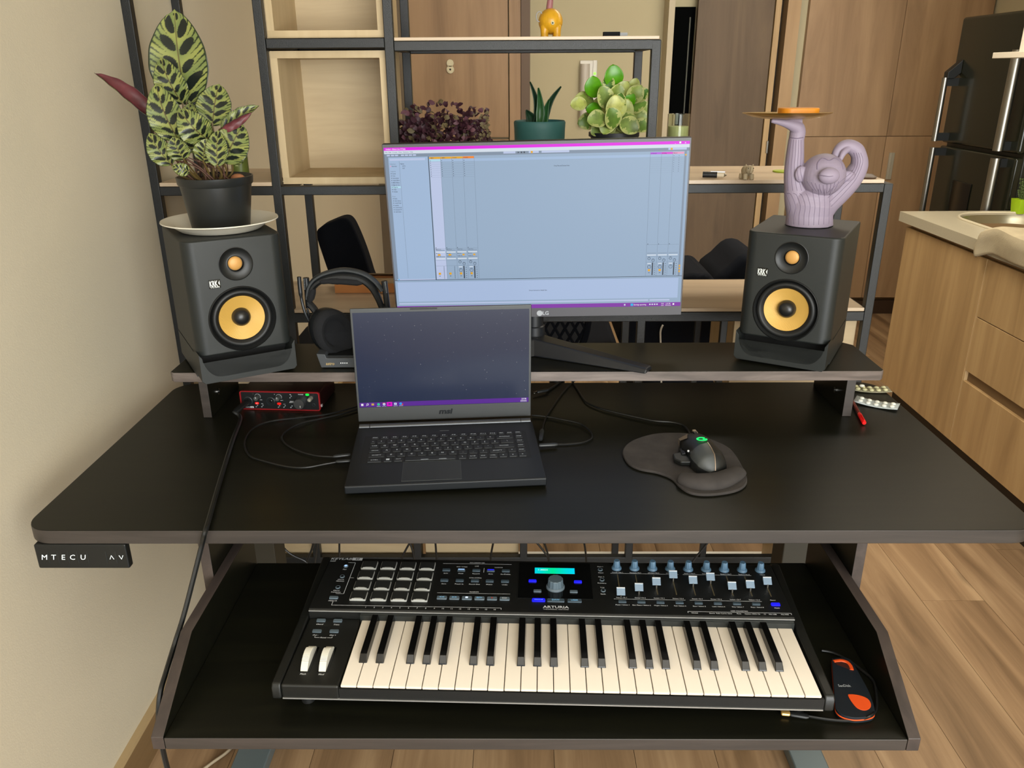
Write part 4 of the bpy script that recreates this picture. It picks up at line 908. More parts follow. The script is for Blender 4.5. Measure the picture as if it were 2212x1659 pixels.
# stand
iv = mo.matrix_world.inverted()
st = MB().cyl(.021, .868, 1.12, 28, 0, T(.018, .60, 0)); st.box(-.02, .055, .585, .60, 1.05, 1.16); st.lathe([(.024, .868), (.024, .905), (.021, .907)], 28, 0, T(.018, .60, 0))
st.build('stand_pole', mat('stand_black', '#17191d', .4), mo, M=iv)
a_ = P(1403, 804, z=.853); b2 = MB()
for s_ in (1, -1):
    tip = Vector((.018+s_*(a_.x-.018), a_.y+.004, .8525)); r0 = Vector((.018, .585, .8525)); d_ = (tip-r0).normalized(); n_ = Vector((-d_.y, d_.x, 0))
    e0, e1 = .042, .030; top0, top1 = .034, .010
    vs = [r0-n_*e0, r0+n_*e0, tip+n_*e1*.6, tip-n_*e1*.6]; vt = [r0-n_*e0*.5+Vector((0, 0, top0)), r0+n_*e0*.5+Vector((0, 0, top0)), tip+n_*e1*.4+Vector((0, 0, top1)), tip-n_*e1*.4+Vector((0, 0, top1))]
    k = MB().add(vs+vt, [(0, 1, 2, 3), (7, 6, 5, 4), (0, 4, 5, 1), (1, 5, 6, 2), (2, 6, 7, 3), (3, 7, 4, 0)]); k.build('stand_foot', MATS['stand_black'], mo, M=iv, bevel=.004, seg=3)

# ================================================================ LAPTOP
LW, LD = .3481, .2446
lp = thing('laptop', 'open thin dark grey laptop with a purple taskbar along its screen', 'laptop', (-.1401, .126, .7517), .0887)
lm_ = mat('laptop_body', '#16191c', .42, .3); lm2 = mat('laptop_lid', '#47494a', .42, .4); hing = mat('hinge_metal', '#55585c', .3, .7)
MB().box(-LW/2, LW/2, 0, LD, .002, .0175).build('base', lm_, lp, bevel=.0022, seg=3)
MB().box(-LW/2+.001, LW/2-.001, -.0008, .003, .0135, .0163).build('front_edge', mat('laptop_edge', '#3a3c3e', .3, .6), lp, bevel=.0008)
MB().box(-.156, .156, .0835, .2005, .0173, .0178).build('key_deck', mat('key_deck', '#101214', .55), lp)
b = MB().box(-.077, .0262, .009, .0815, .0173, .0179); b.build('touchpad', mat('touchpad', '#1a1c1c', .35), lp)
b = MB()
for e in ((-.0772, -.0768, .0088, .0817), (.0260, .0264, .0088, .0817), (-.0772, .0264, .0815, .0818), (-.0772, .0264, .0087, .009)): b.box(*e, .0176, .01805)
b.build('touchpad_outline', mat('outline_grey', '#4a4d4d', .4), lp)
km = mat('key_black', '#16191b', .5); kl = mat('key_legend', '#a8b0b8', .5, emit=.25)
u1 = .0189; rows = []
R0 = [('CTRL', 1.45), ('', 1.0), ('ALT', 1.0), ('', 5.0), ('\\', .9), ('ALT GR', 1.0), ('FN', .95), ('CTRL', .95)]
rows.append((.0935, [('CTRL', .0, 1.5), ('\u25a0', 1.55, .95), ('ALT', 2.55, .95), (' ', 3.55, 5.1), ('\\', 8.75, .9), ('ALT GR', 9.7, 1.0), ('FN', 10.75, .9), ('CTRL', 11.7, .95), ('<', 12.7, .9), ('v', 13.65, .9), ('>', 14.6, .9)]))
rows.append((.1132, [('SHIFT', 0, 1.75)]+[(c, 1.8+i, .95) for i, c in enumerate('ZXCVBNM,./')]+[('SHIFT', 11.8, 1.75), ('^', 13.65, .9), ('END', 14.6, .9)]))
rows.append((.1330, [('CAPS LOCK', 0, 1.27)]+[(c, 1.32+i, .95) for i, c in enumerate("ASDFGHJKL;'")]+[('ENTER', 12.3, 2.2), ('PGDN', 14.6, .9)]))
rows.append((.1530, [('TAB', 0, 1.0)]+[(c, 1.05+i, .95) for i, c in enumerate('QWERTYUIOP[]')]+[('\\', 13.05, 1.45), ('PGUP', 14.6, .9)]))
rows.append((.1728, [('~', 0, .6)]+[(c, .65+i, .95) for i, c in enumerate('1234567890-=')]+[('BACKSPACE', 12.65, 1.85), ('HOME', 14.6, .9)]))
rows.append((.1900, [('ESC', 0, .9)]+[('F%d' % (i+1), .95+i*1.0, .95) for i in range(12)]+[('PRT', 12.95, .75), ('INS', 13.75, .8), ('DEL', 14.6, .9)]))
leg = MB(); kmesh = {}
for ri, (yc, ks) in enumerate(rows):
    hh = .0075 if ri < 5 else .0050
    for txt, ux, uw in ks:
        w_ = uw*u1-.0018; xc = -.1440+(ux+uw/2)*u1; key = (round(w_, 4), hh)
        if key not in kmesh:
            o = MB().prism(rrect(w_, hh*2, .0012, 1), 0, .0016, sc=.955).build('key', km, lp, smooth=False); kmesh[key] = o.data
        else: o = bpy.data.objects.new('key', kmesh[key]); COL.objects.link(o); o.parent = lp
        o.location = (xc, yc, .0176)
        if txt == '\u25a0': leg.flat(xc-.003, xc+.003, yc-.003, yc+.003, .0194)
        elif txt.strip(): leg.text(txt, .0058 if len(txt) == 1 else .0036, T(xc, yc, .0194), off=.02, width=None if len(txt) == 1 else min(w_*.6, .0035*len(txt)))
leg.box(-.046, -.032, .0875, .0883, .0193, .0195); leg.box(-.013, .001, .0875, .0883, .0193, .0195)
leg.build('key_legends', kl, lp, kind='stuff')
MB().box(-.012, .006, .2135, .2145, .0174, .0179).build('power_bar', mat('bar_grey', '#55585a', .4), lp)
for x0, x1, nm in ((-.1715, -.1512, 'hinge'), (.1512, .1705, 'hinge'), (-.150, .1502, 'hinge_bar')):
    MB().tube([(x0, LD+.004, .0155), (x1, LD+.004, .0155)], .0068, 18).build(nm, hing, lp)
LM = Matrix.Translation((-.1649, .3951, .7727)) @ RM(.0133, .003, .0885); lid_m = lp.matrix_world.inverted() @ LM
lw2 = LW+.0008; lh = .2335
lid = MB().box(-lw2/2, lw2/2, 0, .005, -.003, lh).build('lid', lm2, lp, M=lid_m, bevel=.0015, seg=3)
lgl = mat('laptop_glass', '#03050c', .17, spec=1.0); lgl.node_tree.nodes['Principled BSDF'].inputs['Emission Color'].default_value = lin('#1c2846'); lgl.node_tree.nodes['Principled BSDF'].inputs['Emission Strength'].default_value = .8
MB().box(-.1700, .1700, -.0008, .001, .0285, .2255).build('screen', lgl, lid)
pal2 = ['#5c2896', '#30d090', '#f0f0f0', '#f000d0', '#30a0f0', '#e04030', '#d0b050']; b = MB()
def q2(x0, x1, z1, z0, i, l=1): b.quad(x0, x1, z0, z1, -.0009-.00004*l, i)
q2(-.1695, .1695, .0390, .0292, 0, 0)
q2(-.1665, -.1620, .0368, .0322, 2); b.tube([(-.1535+.0018*math.cos(t), -.001, .0352+.0018*math.sin(t)) for t in [k*PI/6 for k in range(12)]], .0004, 4, 2, closed=True, upv=(0, 1, 0)); b.tube([(-.1547, -.001, .034), (-.1565, -.001, .0322)], .0004, 4, 2)
q2(-.1460, -.1410, .0368, .0325, 6); b.lathe([(0, 0), (.0028, 0)], 16, 1, T(-.132, -.001, .0345, rx=PI/2)); b.lathe([(0, 0), (.0026, 0)], 16, 2, T(-.121, -.001, .0345, rx=PI/2)); b.lathe([(0, 0), (.0012, 0)], 12, 4, T(-.121, -.0011, .0345, rx=PI/2)); q2(-.1240, -.1180, .0375, .036, 5)
q2(-.1155, -.1050, .0388, .0298, 3); q2(-.1125, -.1080, .0362, .0330, 0, 2); q2(-.1010, -.0960, .0368, .0322, 2); q2(-.0995, -.0975, .0358, .0332, 4, 2); b.lathe([(0, 0), (.0028, 0)], 16, 4, T(-.0880, -.001, .0345, rx=PI/2)); q2(-.0875, -.083, .0345, .0315, 5, 2)
for x_ in (-.132, -.121, -.0985, -.0875): q2(x_-.004, x_+.004, .0303, .0298, 2, 2)
b.text('5:39 PM', .0042, T(.1600, -.001, .0365), 2, off=.02, width=.0095, face='XZ'); b.text('5/29/2022', .0042, T(.1595, -.001, .0320), 2, off=.02, width=.0125, face='XZ')
b.build('taskbar', [scr(c, .9) for c in pal2], lid, smooth=False, label='purple taskbar with small icons')
b = MB().text('msi', .0155, T(.0016, -.0004, .0145), off=.045, shear=.18, width=.0285, face='XZ'); b.build('maker_lettering', mat('msi_dark', '#15181b', .3), lid)
b = MB()
for i in range(70):
    x_, z_ = random.uniform(-.16, .165), random.uniform(.045, .22); b.ball((x_, -.0011, z_), random.choice((.0003, .0004, .0006)), 5, 4)
b.build('dust_specks', mat('dust', '#8a8f98', .8), lid, kind='stuff')
b = MB().box(-.06, -.008, -.0006, .0002, lh-.004, lh-.0015); b.build('camera_bump', black_pl, lid)
for x_ in (-.12, .12): MB().box(x_-.02, x_+.02, .02, .03, .0003, .002).build('foot', rubber, lp)
for x_ in (-.12, .12): MB().box(x_-.02, x_+.02, .215, .225, .0003, .002).build('foot', rubber, lp)

# ================================================================ AUDIO INTERFACE
ai = thing('audio_interface', 'small red audio interface with lit red and green buttons under the shelf', 'interface', (-.5273, .4905, .7505), -.0631)
red = mat('anodised_red', '#b02a30', .3, .5)
b = MB().prism(rrect(.1735, .0415, .004, 3, 0, .0215), 0, .11, 'Y'); b.build('case', mat('dark_red_case', '#2a0f10', .3, .5), ai)
fo = rrect(.1745, .0425, .005, 4, 0, .0215); fi_ = rrect(.1695, .0385, .0035, 4, 0, .0215); n = len(fo)
vs = [(p[0], y_, p[1]) for y_ in (-.003, .002) for p in fo]+[(p[0], y_, p[1]) for y_ in (-.003, .002) for p in fi_]
fs = [(i, (i+1) % n, n+(i+1) % n, n+i) for i in range(n)]+[(2*n+i, 3*n+i, 3*n+(i+1) % n, 2*n+(i+1) % n) for i in range(n)]+[(i, 2*n+i, 2*n+(i+1) % n, (i+1) % n) for i in range(n)]
MB().add(vs, fs).build('red_frame', red, ai, ang=60, label='bright red anodised frame')
MB().prism(fi_, -.001, .001, 'Y').build('front_panel', mat('panel_black', '#0f1214', .4), ai)
def rnd_at(bm_, r, x_, z_, y0, y1, mi=0, n=20, r2=None): bm_.cyl(r, 0, y0-y1, n, mi, T(x_, y0, z_, rx=PI/2), r2)
for x_ in (-.0703, -.0206):
    b = MB().lathe([(.0098, 0), (.0098, .0015), (.0085, .002), (.0078, .0005), (.0078, -.004), (0, -.004)], 24, 0, T(x_, -.001, .0197, rx=PI/2)); rnd_at(b, .0028, x_, .0197, .002, -.001, 1, 12); b.ball((x_+.0015, -.0012, .021), .0008, 8, 6, 2); b.build('jack_socket', [mat('socket_grey', '#20272a', .35), black_gl, white_print], ai)
for x_ in (-.0485, -.0020):
    b = MB(); rnd_at(b, .0052, x_, .0298, -.001, -.0135, 0, 20, .0047); b.box(x_-.0004, x_+.0004, -.0139, -.0133, .0298, .0340, 1); b.build('gain_knob', [mat('knob_grey', '#3c403e', .45), white_print], ai)
    MB().tube([(x_+.0062*math.cos(a), -.0013, .0298+.0062*math.sin(a)) for a in [(-.6+k*.28) for k in range(14)]], .0005, 5, upv=(0, 1, 0)).build('gain_halo', grey_print, ai)
b = MB(); rnd_at(b, .0118, .0440, .0185, -.001, -.013, 0, 36, .0112); b.box(.0436+.003, .0444+.0030, -.0134, -.0129, .0110, .0155, 1, T(0, 0, 0)); b.build('volume_knob', [mat('brushed_knob', '#77797c', .3, .9), white_pl], ai)
b = MB(); rnd_at(b, .0048, .0680, .029, -.001, -.013, 0, 20, .0042); b.box(.0676, .0684, -.0134, -.013, .0265, .0295, 1); b.build('phones_knob', [mat('knob_tan', '#78766a', .4), white_pl], ai)
b = MB().lathe([(.0036, 0), (.0036, .001), (.0028, .0012), (.0028, -.004), (0, -.004)], 18, 0, T(.0727, -.001, .0134, rx=PI/2)); b.build('phones_socket', MATS['socket_grey'], ai)
for x_ in (-.0517, -.0029): MB().prism(rrect(.0085, .0048, .0022, 3, x_, .0145), -.0018, -.001, 'Y').build('lit_button', scr('#ff2018', 1.0), ai, label='red lit button')
MB().prism(rrect(.0080, .0048, .0022, 3, .0609, .0367), -.0018, -.001, 'Y').build('lit_button', scr('#20ff50', 1.0), ai, label='green lit button')
for x_, z_ in ((-.0525, .0077), (-.0403, .008), (-.0037, .0078), (.0085, .0081), (.0237, .0079), (.024, .0304)):
    b = MB(); rnd_at(b, .0013, x_-.0012, z_-.001, -.001, -.003, 0, 10); rnd_at(b, .0013, x_+.0014, z_+.002, -.001, -.0015, 0, 10); b.build('toggle', mat('toggle_grey', '#7c8288', .4), ai)
b = MB(); b.text('48V', .003, T(-.0517, -.0022, .0145), face='XZ'); b.text('INST', .0022, T(-.0403, -.0013, .0135), face='XZ'); b.text('INST', .0022, T(.0085, -.0013, .0135), face='XZ'); b.text('AIR', .0025, T(.0235, -.0013, .036), face='XZ')
b.text('DIRECT', .0024, T(.0255, -.0013, .0205), off=.02, face='XZ'); b.text('MONITOR', .0024, T(.0255, -.0013, .0180), off=.02, face='XZ'); b.text('PHONES', .0024, T(.0468, -.0013, .0368), off=.02, width=.011, face='XZ'); b.text('GAIN', .0022, T(-.042, -.0013, .0225), width=.0055, face='XZ'); b.text('GAIN', .0022, T(.0035, -.0013, .0222), width=.0055, face='XZ')
b.text('1', .003, T(-.058, -.0013, .036), face='XZ'); b.text('2', .003, T(-.011, -.0013, .036), face='XZ'); b.text('Scarlett', .0034, T(-.0725, -.0013, .0052), shear=.2, face='XZ'); b.text('2i2', .003, T(-.0635, -.0019, .0052), 1, off=.02, face='XZ'); b.quad(-.0670, -.0600, .0035, .0070, -.0015)
b.build('panel_lettering', [white_print, black_gl], ai)
MB().text('Focusrite', .0150, T(-.012, .042, .0427), off=.01, shear=.2).build('top_lettering', mat('case_print', '#5c4a48', .4), ai)
MB().box(.087, .0905, .0, .006, .008, .014).build('side_lug', mat('lug_grey', '#8c8484', .4), ai, bevel=.001)

# ================================================================ HEADSET + BASE
HB = P(720, 797, z=.853); hb = thing('headset_dock', 'grey angular charging dock holding the headset', 'dock', (0, 0, 0))
A0, A1 = P(694, 795, z=.8525), P(768, 800, z=.8525)
fx0, fy = A0.x, A0.y
b = MB(); W2 = .16
pf = [(fx0, .853), (fx0+W2, .853), (fx0+W2+.014, .8775), (fx0+W2-.01, .881), (fx0+W2-.016, .874), (fx0+.013, .874), (fx0+.010, .8825), (fx0-.008, .8835)]
b.prism(pf, fy, fy+.11, 'Y'); b.build('dock_body', mat('dock_grey', '#3d4043', .45), hb, bevel=.0015)
b = MB().text('astro', .0095, T(fx0+.0195, fy-.0006, .8625), off=.02, shear=.2, width=.018, face='XZ'); b.build('maker_lettering', mat('logo_tan', '#a08a5c', .5), hb)
b = MB()
for k in range(4): b.cyl(.0011, 0, .0006, 10, 0, T(fx0+.042+k*.0042, fy-.0002, .8635, rx=PI/2))
b.text('K', .006, T(fx0+.0715, fy-.0006, .863), face='XZ', off=.03); b.build('status_lights', mat('lit_dots', '#e6e6e6', .5, emit=.6), hb)
MB().box(fx0+.008, fx0+W2-.02, fy+.01, fy+.10, .874, .8765).build('cradle', black_pl, hb)
hd = thing('headset', 'black over ear gaming headset with boom microphone standing in its dock', 'headset', (0, 0, 0))
HY = fy+.055
def H(px, py, dy=0): return P(px, py, y=HY+dy)
hm = mat('headset_black', '#16181a', .35); foam = mat('ear_foam', '#121316', .95, bump=.4, bscale=600)
MB().tube(cr([H(664, 645), H(668, 620), H(684, 600), (H(712, 588)), H(745, 583), H(782, 590), H(808, 606), H(826, 628)], 6), [.0052]*43, 10, flat=1.8, upv=(0, 1, 0)).build('headband', mat('band_grey', '#2b2e30', .4), hd)
MB().tube(cr([H(668, 640), H(678, 617), H(698, 603), H(735, 596), H(775, 600), H(800, 616), H(815, 640), H(826, 668)], 6), [.0060+.003*math.sin(i/42*PI) for i in range(43)], 10, flat=1.5, upv=(0, 1, 0)).build('inner_band', hm, hd)
MB().tube(cr([H(690, 606), H(715, 604, 0), H(745, 605), H(770, 607), H(788, 608)], 6), [.003, .006, .0075, .008, .008, .008, .0085, .009, .009, .0095, .009, .009, .009, .009, .009, .009, .009, .009, .009, .009, .008, .007, .006, .005, .003], 10, flat=2, upv=(0, 1, 0)).build('cushion', foam, hd)
MB().tube(cr([H(677, 622), H(672, 640), H(668, 652)], 5), [.005, .006, .007, .008, .008, .008, .008, .007, .006, .005, .004], 8, flat=2, upv=(0, 1, 0)).build('side_cushion', foam, hd)
for nm, pts in (('slider', [(661, 600), (664, 630), (667, 665)]), ('slider', [(830, 607), (834, 640), (837, 665)])):
    MB().tube([H(*p) for p in pts], .0062, 14).build(nm, hm, hd)
b = MB()
for k in range(9): 
    for (ax_, ay_, bx_, by_) in ((656.5, 603, 658, 625), (832, 609, 835, 632)):
        p = H(ax_+(bx_-ax_)*k/8, ay_+(by_-ay_)*k/8, -.0058); b.box(p.x-.0008, p.x+.0012, p.y, p.y+.001, p.z-.0004, p.z+.0004)
b.build('slider_ticks', mat('tick_grey', '#8f9496', .5), hd)
# ear cups (angled)
def cup(px, py, rz, ry_, tilt=0):
    c = H(px, py, .0); m = T(c.x, c.y, c.z, 0, 0, rz) @ T(0, 0, 0, 0, ry_, 0)
    b = MB(); 
    pr = [(0, -.024), (.6, -.024), (.86, -.019), (.98, -.008), (1, .0), (.97, .006)]
    vs_m = m @ Matrix.Rotation(PI/2, 4, 'X') @ Matrix.Rotation(tilt, 4, 'Z') @ Matrix.Diagonal((.044, .058, 1.15, 1))
    b.lathe(pr, 36, 0, vs_m); b.build('ear_cup', hm, hd, ang=50)
    b = MB().lathe([(.97, .004), (1.0, .010), (.96, .019), (.82, .024), (.66, .020), (.55, .010), (0, .008)], 36, 0, vs_m); b.build('ear_pad', foam, hd, ang=60)
cup(716, 716, .80, -.30, .3); 
c = H(735, 712); 
cup(808, 718, -.9, .3, -.3)
for (px, py), (qx, qy) in (((667, 655), (690, 688)), ((836, 660), (822, 690))):
    MB().tube(cr([H(px, py), H((px+qx)/2, (py+qy)/2-4), H(qx, qy)], 5), .0075, 10, flat=1.3, upv=(0, 1, 0)).build('yoke', hm, hd)
MB().tube(cr([H(664, 668), H(672, 700), H(686, 735, -.02), H(705, 765, -.02)], 6), .0026, 8).build('cup_arm', hm, hd)
MB().tube(cr([H(646, 598, -.02), H(648, 622, -.02), H(652, 650, -.02), H(660, 678, -.02), H(672, 700, -.015), H(688, 716, -.01)], 6), [.0042]*10+[.003]*21, 10).build('boom_microphone', hm, hd)

# ================================================================ MOUSE, PAD
mp_ = []
for px, py in [(1345, 972), (1362, 952), (1400, 938), (1440, 933), (1490, 935), (1540, 948), (1578, 968), (1600, 998), (1614, 1030), (1608, 1048), (1580, 1060), (1530, 1066), (1492, 1062), (1468, 1048), (1450, 1030), (1420, 1018), (1380, 1010), (1355, 996)]:
    p = P(px, py, z=.757); mp_.append((p.x, p.y))
poly = [(v.x, v.y) for v in cr([Vector((x_, y_, 0)) for x_, y_ in mp_], 5, True)]
mpd = thing('mouse_pad', 'dusty dark grey teardrop mouse pad with a raised wrist cushion', 'mouse pad', (0, 0, 0))
padm = mat('pad_fabric', '#35312f', .9, bump=.3, bscale=900, vary=.22, vscale=35)
MB().prism(poly, .7504, .756).build('pad', padm, mpd, bevel=.0022, seg=2)
# wrist rest: lofted bean along the near edge
w_pts = [P(1470, 1036, z=.758), P(1508, 1046, z=.758), (P(1555, 1043, z=.758)), P(1600, 1022, z=.758)]
c = cr(w_pts, 8); n = len(c)
b = MB().tube([v+Vector((0, .004, .002)) for v in c], [.0225*math.sin(PI*(.10+.80*i/(n-1)))**.45 for i in range(n)], 20, flat=.62, upv=(0, 0, 1)); b.build('wrist_rest', padm, mpd, ang=80)
ms = thing('mouse', 'black gaming mouse with a glowing green mark on the dusty pad', 'mouse', P(1518, 1000, z=.757)+Vector((0, .012, 0)), .16)
# local: cable end +y, palm end -y
b = MB()
def mouse_fn(u, v):
    th = u*PI; y_ = .064-.128*v
    wv = .031*(.80+.18*math.sin(PI*v)+.05*v)*(1-.06*math.cos(4*PI*v)); 
    wv *= min(1, (math.sin(PI*min(max(v, .0), 1))*3.2)**.5+.0) if 0 < v < 1 else 0.02
    h = .040*(.50+.50*math.sin(PI*(v*.80+.10)))*(min(1, (math.sin(PI*v)*2.6)**.5) if 0 < v < 1 else .05)
    x_ = -wv*math.cos(th); z_ = h*math.sin(th)**.75
    return (x_, y_, max(.0, z_)+.0015)
b.grid(mouse_fn, 24, 28); b.build('shell', mat('mouse_shell', '#141617', .38, bump=.1, bscale=900), ms, ang=80)
b = MB().grid(lambda u, v: (mouse_fn(.10+u*.42, .62+v*.37)[0]*1.0, mouse_fn(.1, .62+v*.37)[1], mouse_fn(.10+u*.42, .62+v*.37)[2]+.0009), 12, 12); b.build('palm_panel', mat('palm_grey', '#3a3d3d', .42), ms)
b = MB().tube([Vector(mouse_fn(.535, .60+.39*k/10))+Vector((0, 0, .0006)) for k in range(11)], .0012, 6); b.build('shell_seam', mat('seam_metal', '#8a7a6a', .3, .6), ms)
b = MB().prism([(-.022, .02), (-.052, .012), (-.056, -.008), (-.048, -.022), (-.022, -.026)], .002, .012); b.build('thumb_rest', black_pl, ms, bevel=.003, seg=3)
b = MB().add([(-.028, .050, .022), (-.012, .048, .032), (-.020, .026, .034), (-.030, .034, .026)], [(0, 1, 2, 3)]).add([(-.028, .050, .020), (-.031, .034, .024), (-.0315, .034, .012), (-.028, .050, .012)], [(0, 1, 2, 3)]); b.build('side_facet', mat('facet_tan', '#6b5f52', .4), ms)
b = MB().box(-.033, -.026, -.004, .018, .020, .0235, 0, T(0, 0, 0, 0, -.25, -.15)); b.ball((-.029, -.006, .0235), .0022, 8, 6, 1); b.build('side_button', [black_gl, white_print], ms, bevel=.0005)
b = MB().tube([(-.003, .040, .030), (.003, .040, .030)], .009, 20); b.build('scroll_wheel', rubber, ms)
b = MB()
for k in range(4): b.box(.006+.0, .012, .055+.004*k, .057+.004*k, .026, .030)
b.build('click_ribs', mat('rib_tan', '#8a7c68', .4), ms)
g_ = Vector(mouse_fn(.50, .50)); b = MB()
ar = [(.0088*math.cos(a), .0080*math.sin(a)) for a in [math.radians(d) for d in range(40, 325, 15)]]
b.tube([(x_-.002, g_.y+y_, g_.z+.0016-abs(x_)*.05-y_*.12) for x_, y_ in ar]+[(.0062, g_.y-.002, g_.z+.0014), (-.001, g_.y-.001, g_.z+.0018)], .0019, 6, flat=.4, upv=(0, 0, 1)); b.build('glowing_mark', scr('#18ff78', 1.1), ms, label='glowing green curved letter mark')

# ================================================================ CABLES ON THE DESK
def cable(pts, r, label, m=cable_m, z=.7535, n=7, plugs=()):
    q = [p if isinstance(p, Vector) else (P(p[0], p[1], z=z) if len(p) == 2 else P(p[0], p[1], z=p[2])) for p in pts]
    root = thing('cable', label, 'cable', q[0]); iv_ = Matrix.Translation(-q[0])
    MB().tube(cr(q, 8), r, n).build('cord', m, root, M=iv_)
    for a, b_, rad, mm in plugs:
        d = (b_-a); MB().tube([a, a+d*.15, b_-d*.1, b_], [rad*.7, rad, rad, rad*.8], 10, flat=.7).build('plug', mm, root, M=iv_, bevel=0)
    return root
jk = ai.matrix_world @ Vector((-.0703, -.004, .0197)); jk2 = jk+Vector((-.012, -.05, -.004))
big = [jk2, P(519, 905, z=.757), P(503, 950, z=.757), P(484, 1010, z=.757), P(466, 1070, z=.757), P(452, 1120, z=.757), P(443, 1150, z=.7572), P(436, 1178, y=-.010), P(418, 1250, y=-.030), P(397, 1330, y=-.06), P(378, 1390, x=-.556), P(359, 1452, x=-.556), P(346, 1500, x=-.556), P(343, 1560, x=-.560), P(352, 1620, x=-.562), P(364, 1670, x=-.558)]
cable(big, .0042, 'thick black audio cable running from the red interface over the desk edge', plugs=[(jk2+Vector((0, -.002, 0)), jk, .0075, rubber)])
plg = mat('plug_grey', '#26292b', .3)
bk_ = P(770, 881, z=.7535)
cable([P(775, 877, z=.7535), (735, 888), (700, 896), (640, 903), (590, 909), (556, 920), (535, 938), (528, 962), (540, 985), (570, 996), (620, 1008), (660, 1010), (700, 1003), (728, 998)], .0018, 'black usb cable looping far left and back into the laptop side', plugs=[(P(726, 997, z=.757), P(757, 995, z=.757), .0042, plg)])
cable([P(772, 884, z=.7535), (735, 895), (700, 903), (660, 912), (628, 925), (609, 942), (615, 957), (640, 972), (680, 984), (722, 987)], .0018, 'black usb cable in the tighter inner loop beside the laptop', plugs=[(P(720, 986, z=.757), P(757, 982, z=.757), .0042, plg)])
cable([P(1149, 897, z=.7535), (1180, 900), (1208, 905), (1252, 915), (1273, 930), (1279, 945), (1262, 955), (1230, 959), (1200, 960)], .0018, 'thin black cable looping out and back to the laptop right side', plugs=[(P(1204, 960, z=.757), P(1164, 962, z=.758), .0048, plg)])
cable([P(1242, 822, z=.7535), (1222, 840), (1196, 875), (1178, 905), (1171, 930)], .0016, 'thin black cable running straight down from under the shelf to the laptop plug', plugs=[(P(1171, 928, z=.757), P(1168, 950, z=.757), .0045, plg)])
cable([P(1236, 823, z=.7535), (1250, 845), (1265, 867), (1290, 880), (1317, 888), (1360, 898), (1412, 909), (1450, 912), (1474, 918), (1485, 928), (1492, 942)], .0021, 'braided black mouse cable snaking from the shelf to the mouse')
cable([P(1214, 821, z=.7535), (1200, 832), (1182, 843)], .0026, 'short black cable with a loose metal usb plug beside the laptop lid', plugs=[(P(1184, 842, z=.757), P(1160, 847, z=.757), .0045, plg), (P(1161, 846.5, z=.757), P(1152, 849, z=.757), .0034, chrome)])
# cables hanging behind the desk
hang = [([(606, 1165), (612, 1182), (630, 1198), (662, 1214)], 'left curved black cable hanging behind the keyboard tray'), ([(680, 1165), (672, 1190), (662, 1214)], 'slanted black cable meeting the curved one behind the tray'), ([(686, 1165), (683, 1190), (680, 1216)], 'straight black cable right beside the slanted one behind the tray'),
 ([(733, 1165), (733, 1210)], 'straight black cable hanging behind the keyboard name print'), ([(890, 1165), (878, 1185), (868, 1206)], 'black cable slanting down left in front of the shelf post'), ([(882, 1165), (890, 1185), (894, 1206)], 'black cable crossing the slanted one at the shelf post'), ([(940, 1165), (943, 1206)], 'straight black cable just right of the shelf post under the desk'),
 ([(1067, 1165), (1062, 1190), (1060, 1204)], 'black cable dropping behind the keyboard screen left side'), ([(1153, 1165), (1170, 1185), (1184, 1206)], 'black cable slanting right above the small green display'), ([(1172, 1165), (1180, 1185), (1185, 1206)], 'black cable joining the slanted one above the green display'), ([(1260, 1165), (1264, 1185), (1266, 1206)], 'black cable dropping behind the keyboard knobs'),
 ([(1535, 1165), (1516, 1188), (1496, 1214)], 'black cable slanting left behind the blue knobs'), ([(1690, 1165), (1684, 1190), (1678, 1216)], 'black cable hanging by the bracket at the tray back right')]
for pts, lb in hang: cable([P(a, c, y=.60) for a, c in pts]+[P(pts[-1][0], pts[-1][1]+14, y=.60)], .0026, lb)
o = cable([P(515, 1600, z=-.074), P(490, 1625, z=-.074), P(462, 1645, z=-.074), P(436, 1664, z=-.074), P(400, 1690, z=-.074)], .0035, 'pale cable lying on the floor beside the desk foot', mat('pale_cable', '#b3a48c', .5))

# ================================================================ PILLS AND PEN
pill = mat('pill_white', '#dcdcd0', .4); foilm = mat('blister_foil', '#b9c4c8', .35, .2); clearp = mat('clear_blister', '#b7b49a', .15, alpha=.55)
def blister(label, c, rz, rows_, cols_, w_, h_, m, zt, tilt=0, pm=pill):
    t = thing('blister_pack', label, 'pill pack', c, rz); t.rotation_euler = (tilt, -.0, rz)
    MB().grid(lambda u, v: ((u-.5)*w_, (v-.5)*h_, .0015+.004*(2*u-1)**2), 10, 6).build('sheet', m, t, solid=(.0006,))
    for i in range(cols_):
        for j in range(rows_):
            x_ = (-.5+(i+.5)/cols_)*w_*.9; y_ = (-.5+(j+.5)/rows_)*h_*.85; u = x_/w_*2
            MB().ball((x_, y_, .0035+.004*u*u), (.0055, .0045, .0032), 12, 8).build('tablet', pm, t)
    return t
blister('white foil pill strip lying next to the red pen', P(1893, 874, z=.7515), -.55, 2, 5, .088, .040, foilm, 0)
blister('clear plastic pill strip behind the white one by the shelf leg', P(1880, 843, z=.7515), -.12, 2, 5, .082, .036, clearp, 0, pm=mat('pill_cream', '#c3bf96', .4))
o = MB().ball((0, 0, .0), (.0062, .0045, .003), 14, 8).build('loose_pill', pill); o.location = P(1862, 833, z=.7620); tag(o, 'single white tablet lying on the clear pill strip', 'pill')
a_, b_ = P(1842, 868, z=.7555), P(1867, 914, z=.7555); pe2 = thing('ballpoint_pen', 'ballpoint pen with a bright red cap pointing from under the shelf leg', 'pen', b_); d_ = (a_-b_)
L_ = d_.length; dn = d_.normalized(); iv_ = Matrix.Translation(-b_)
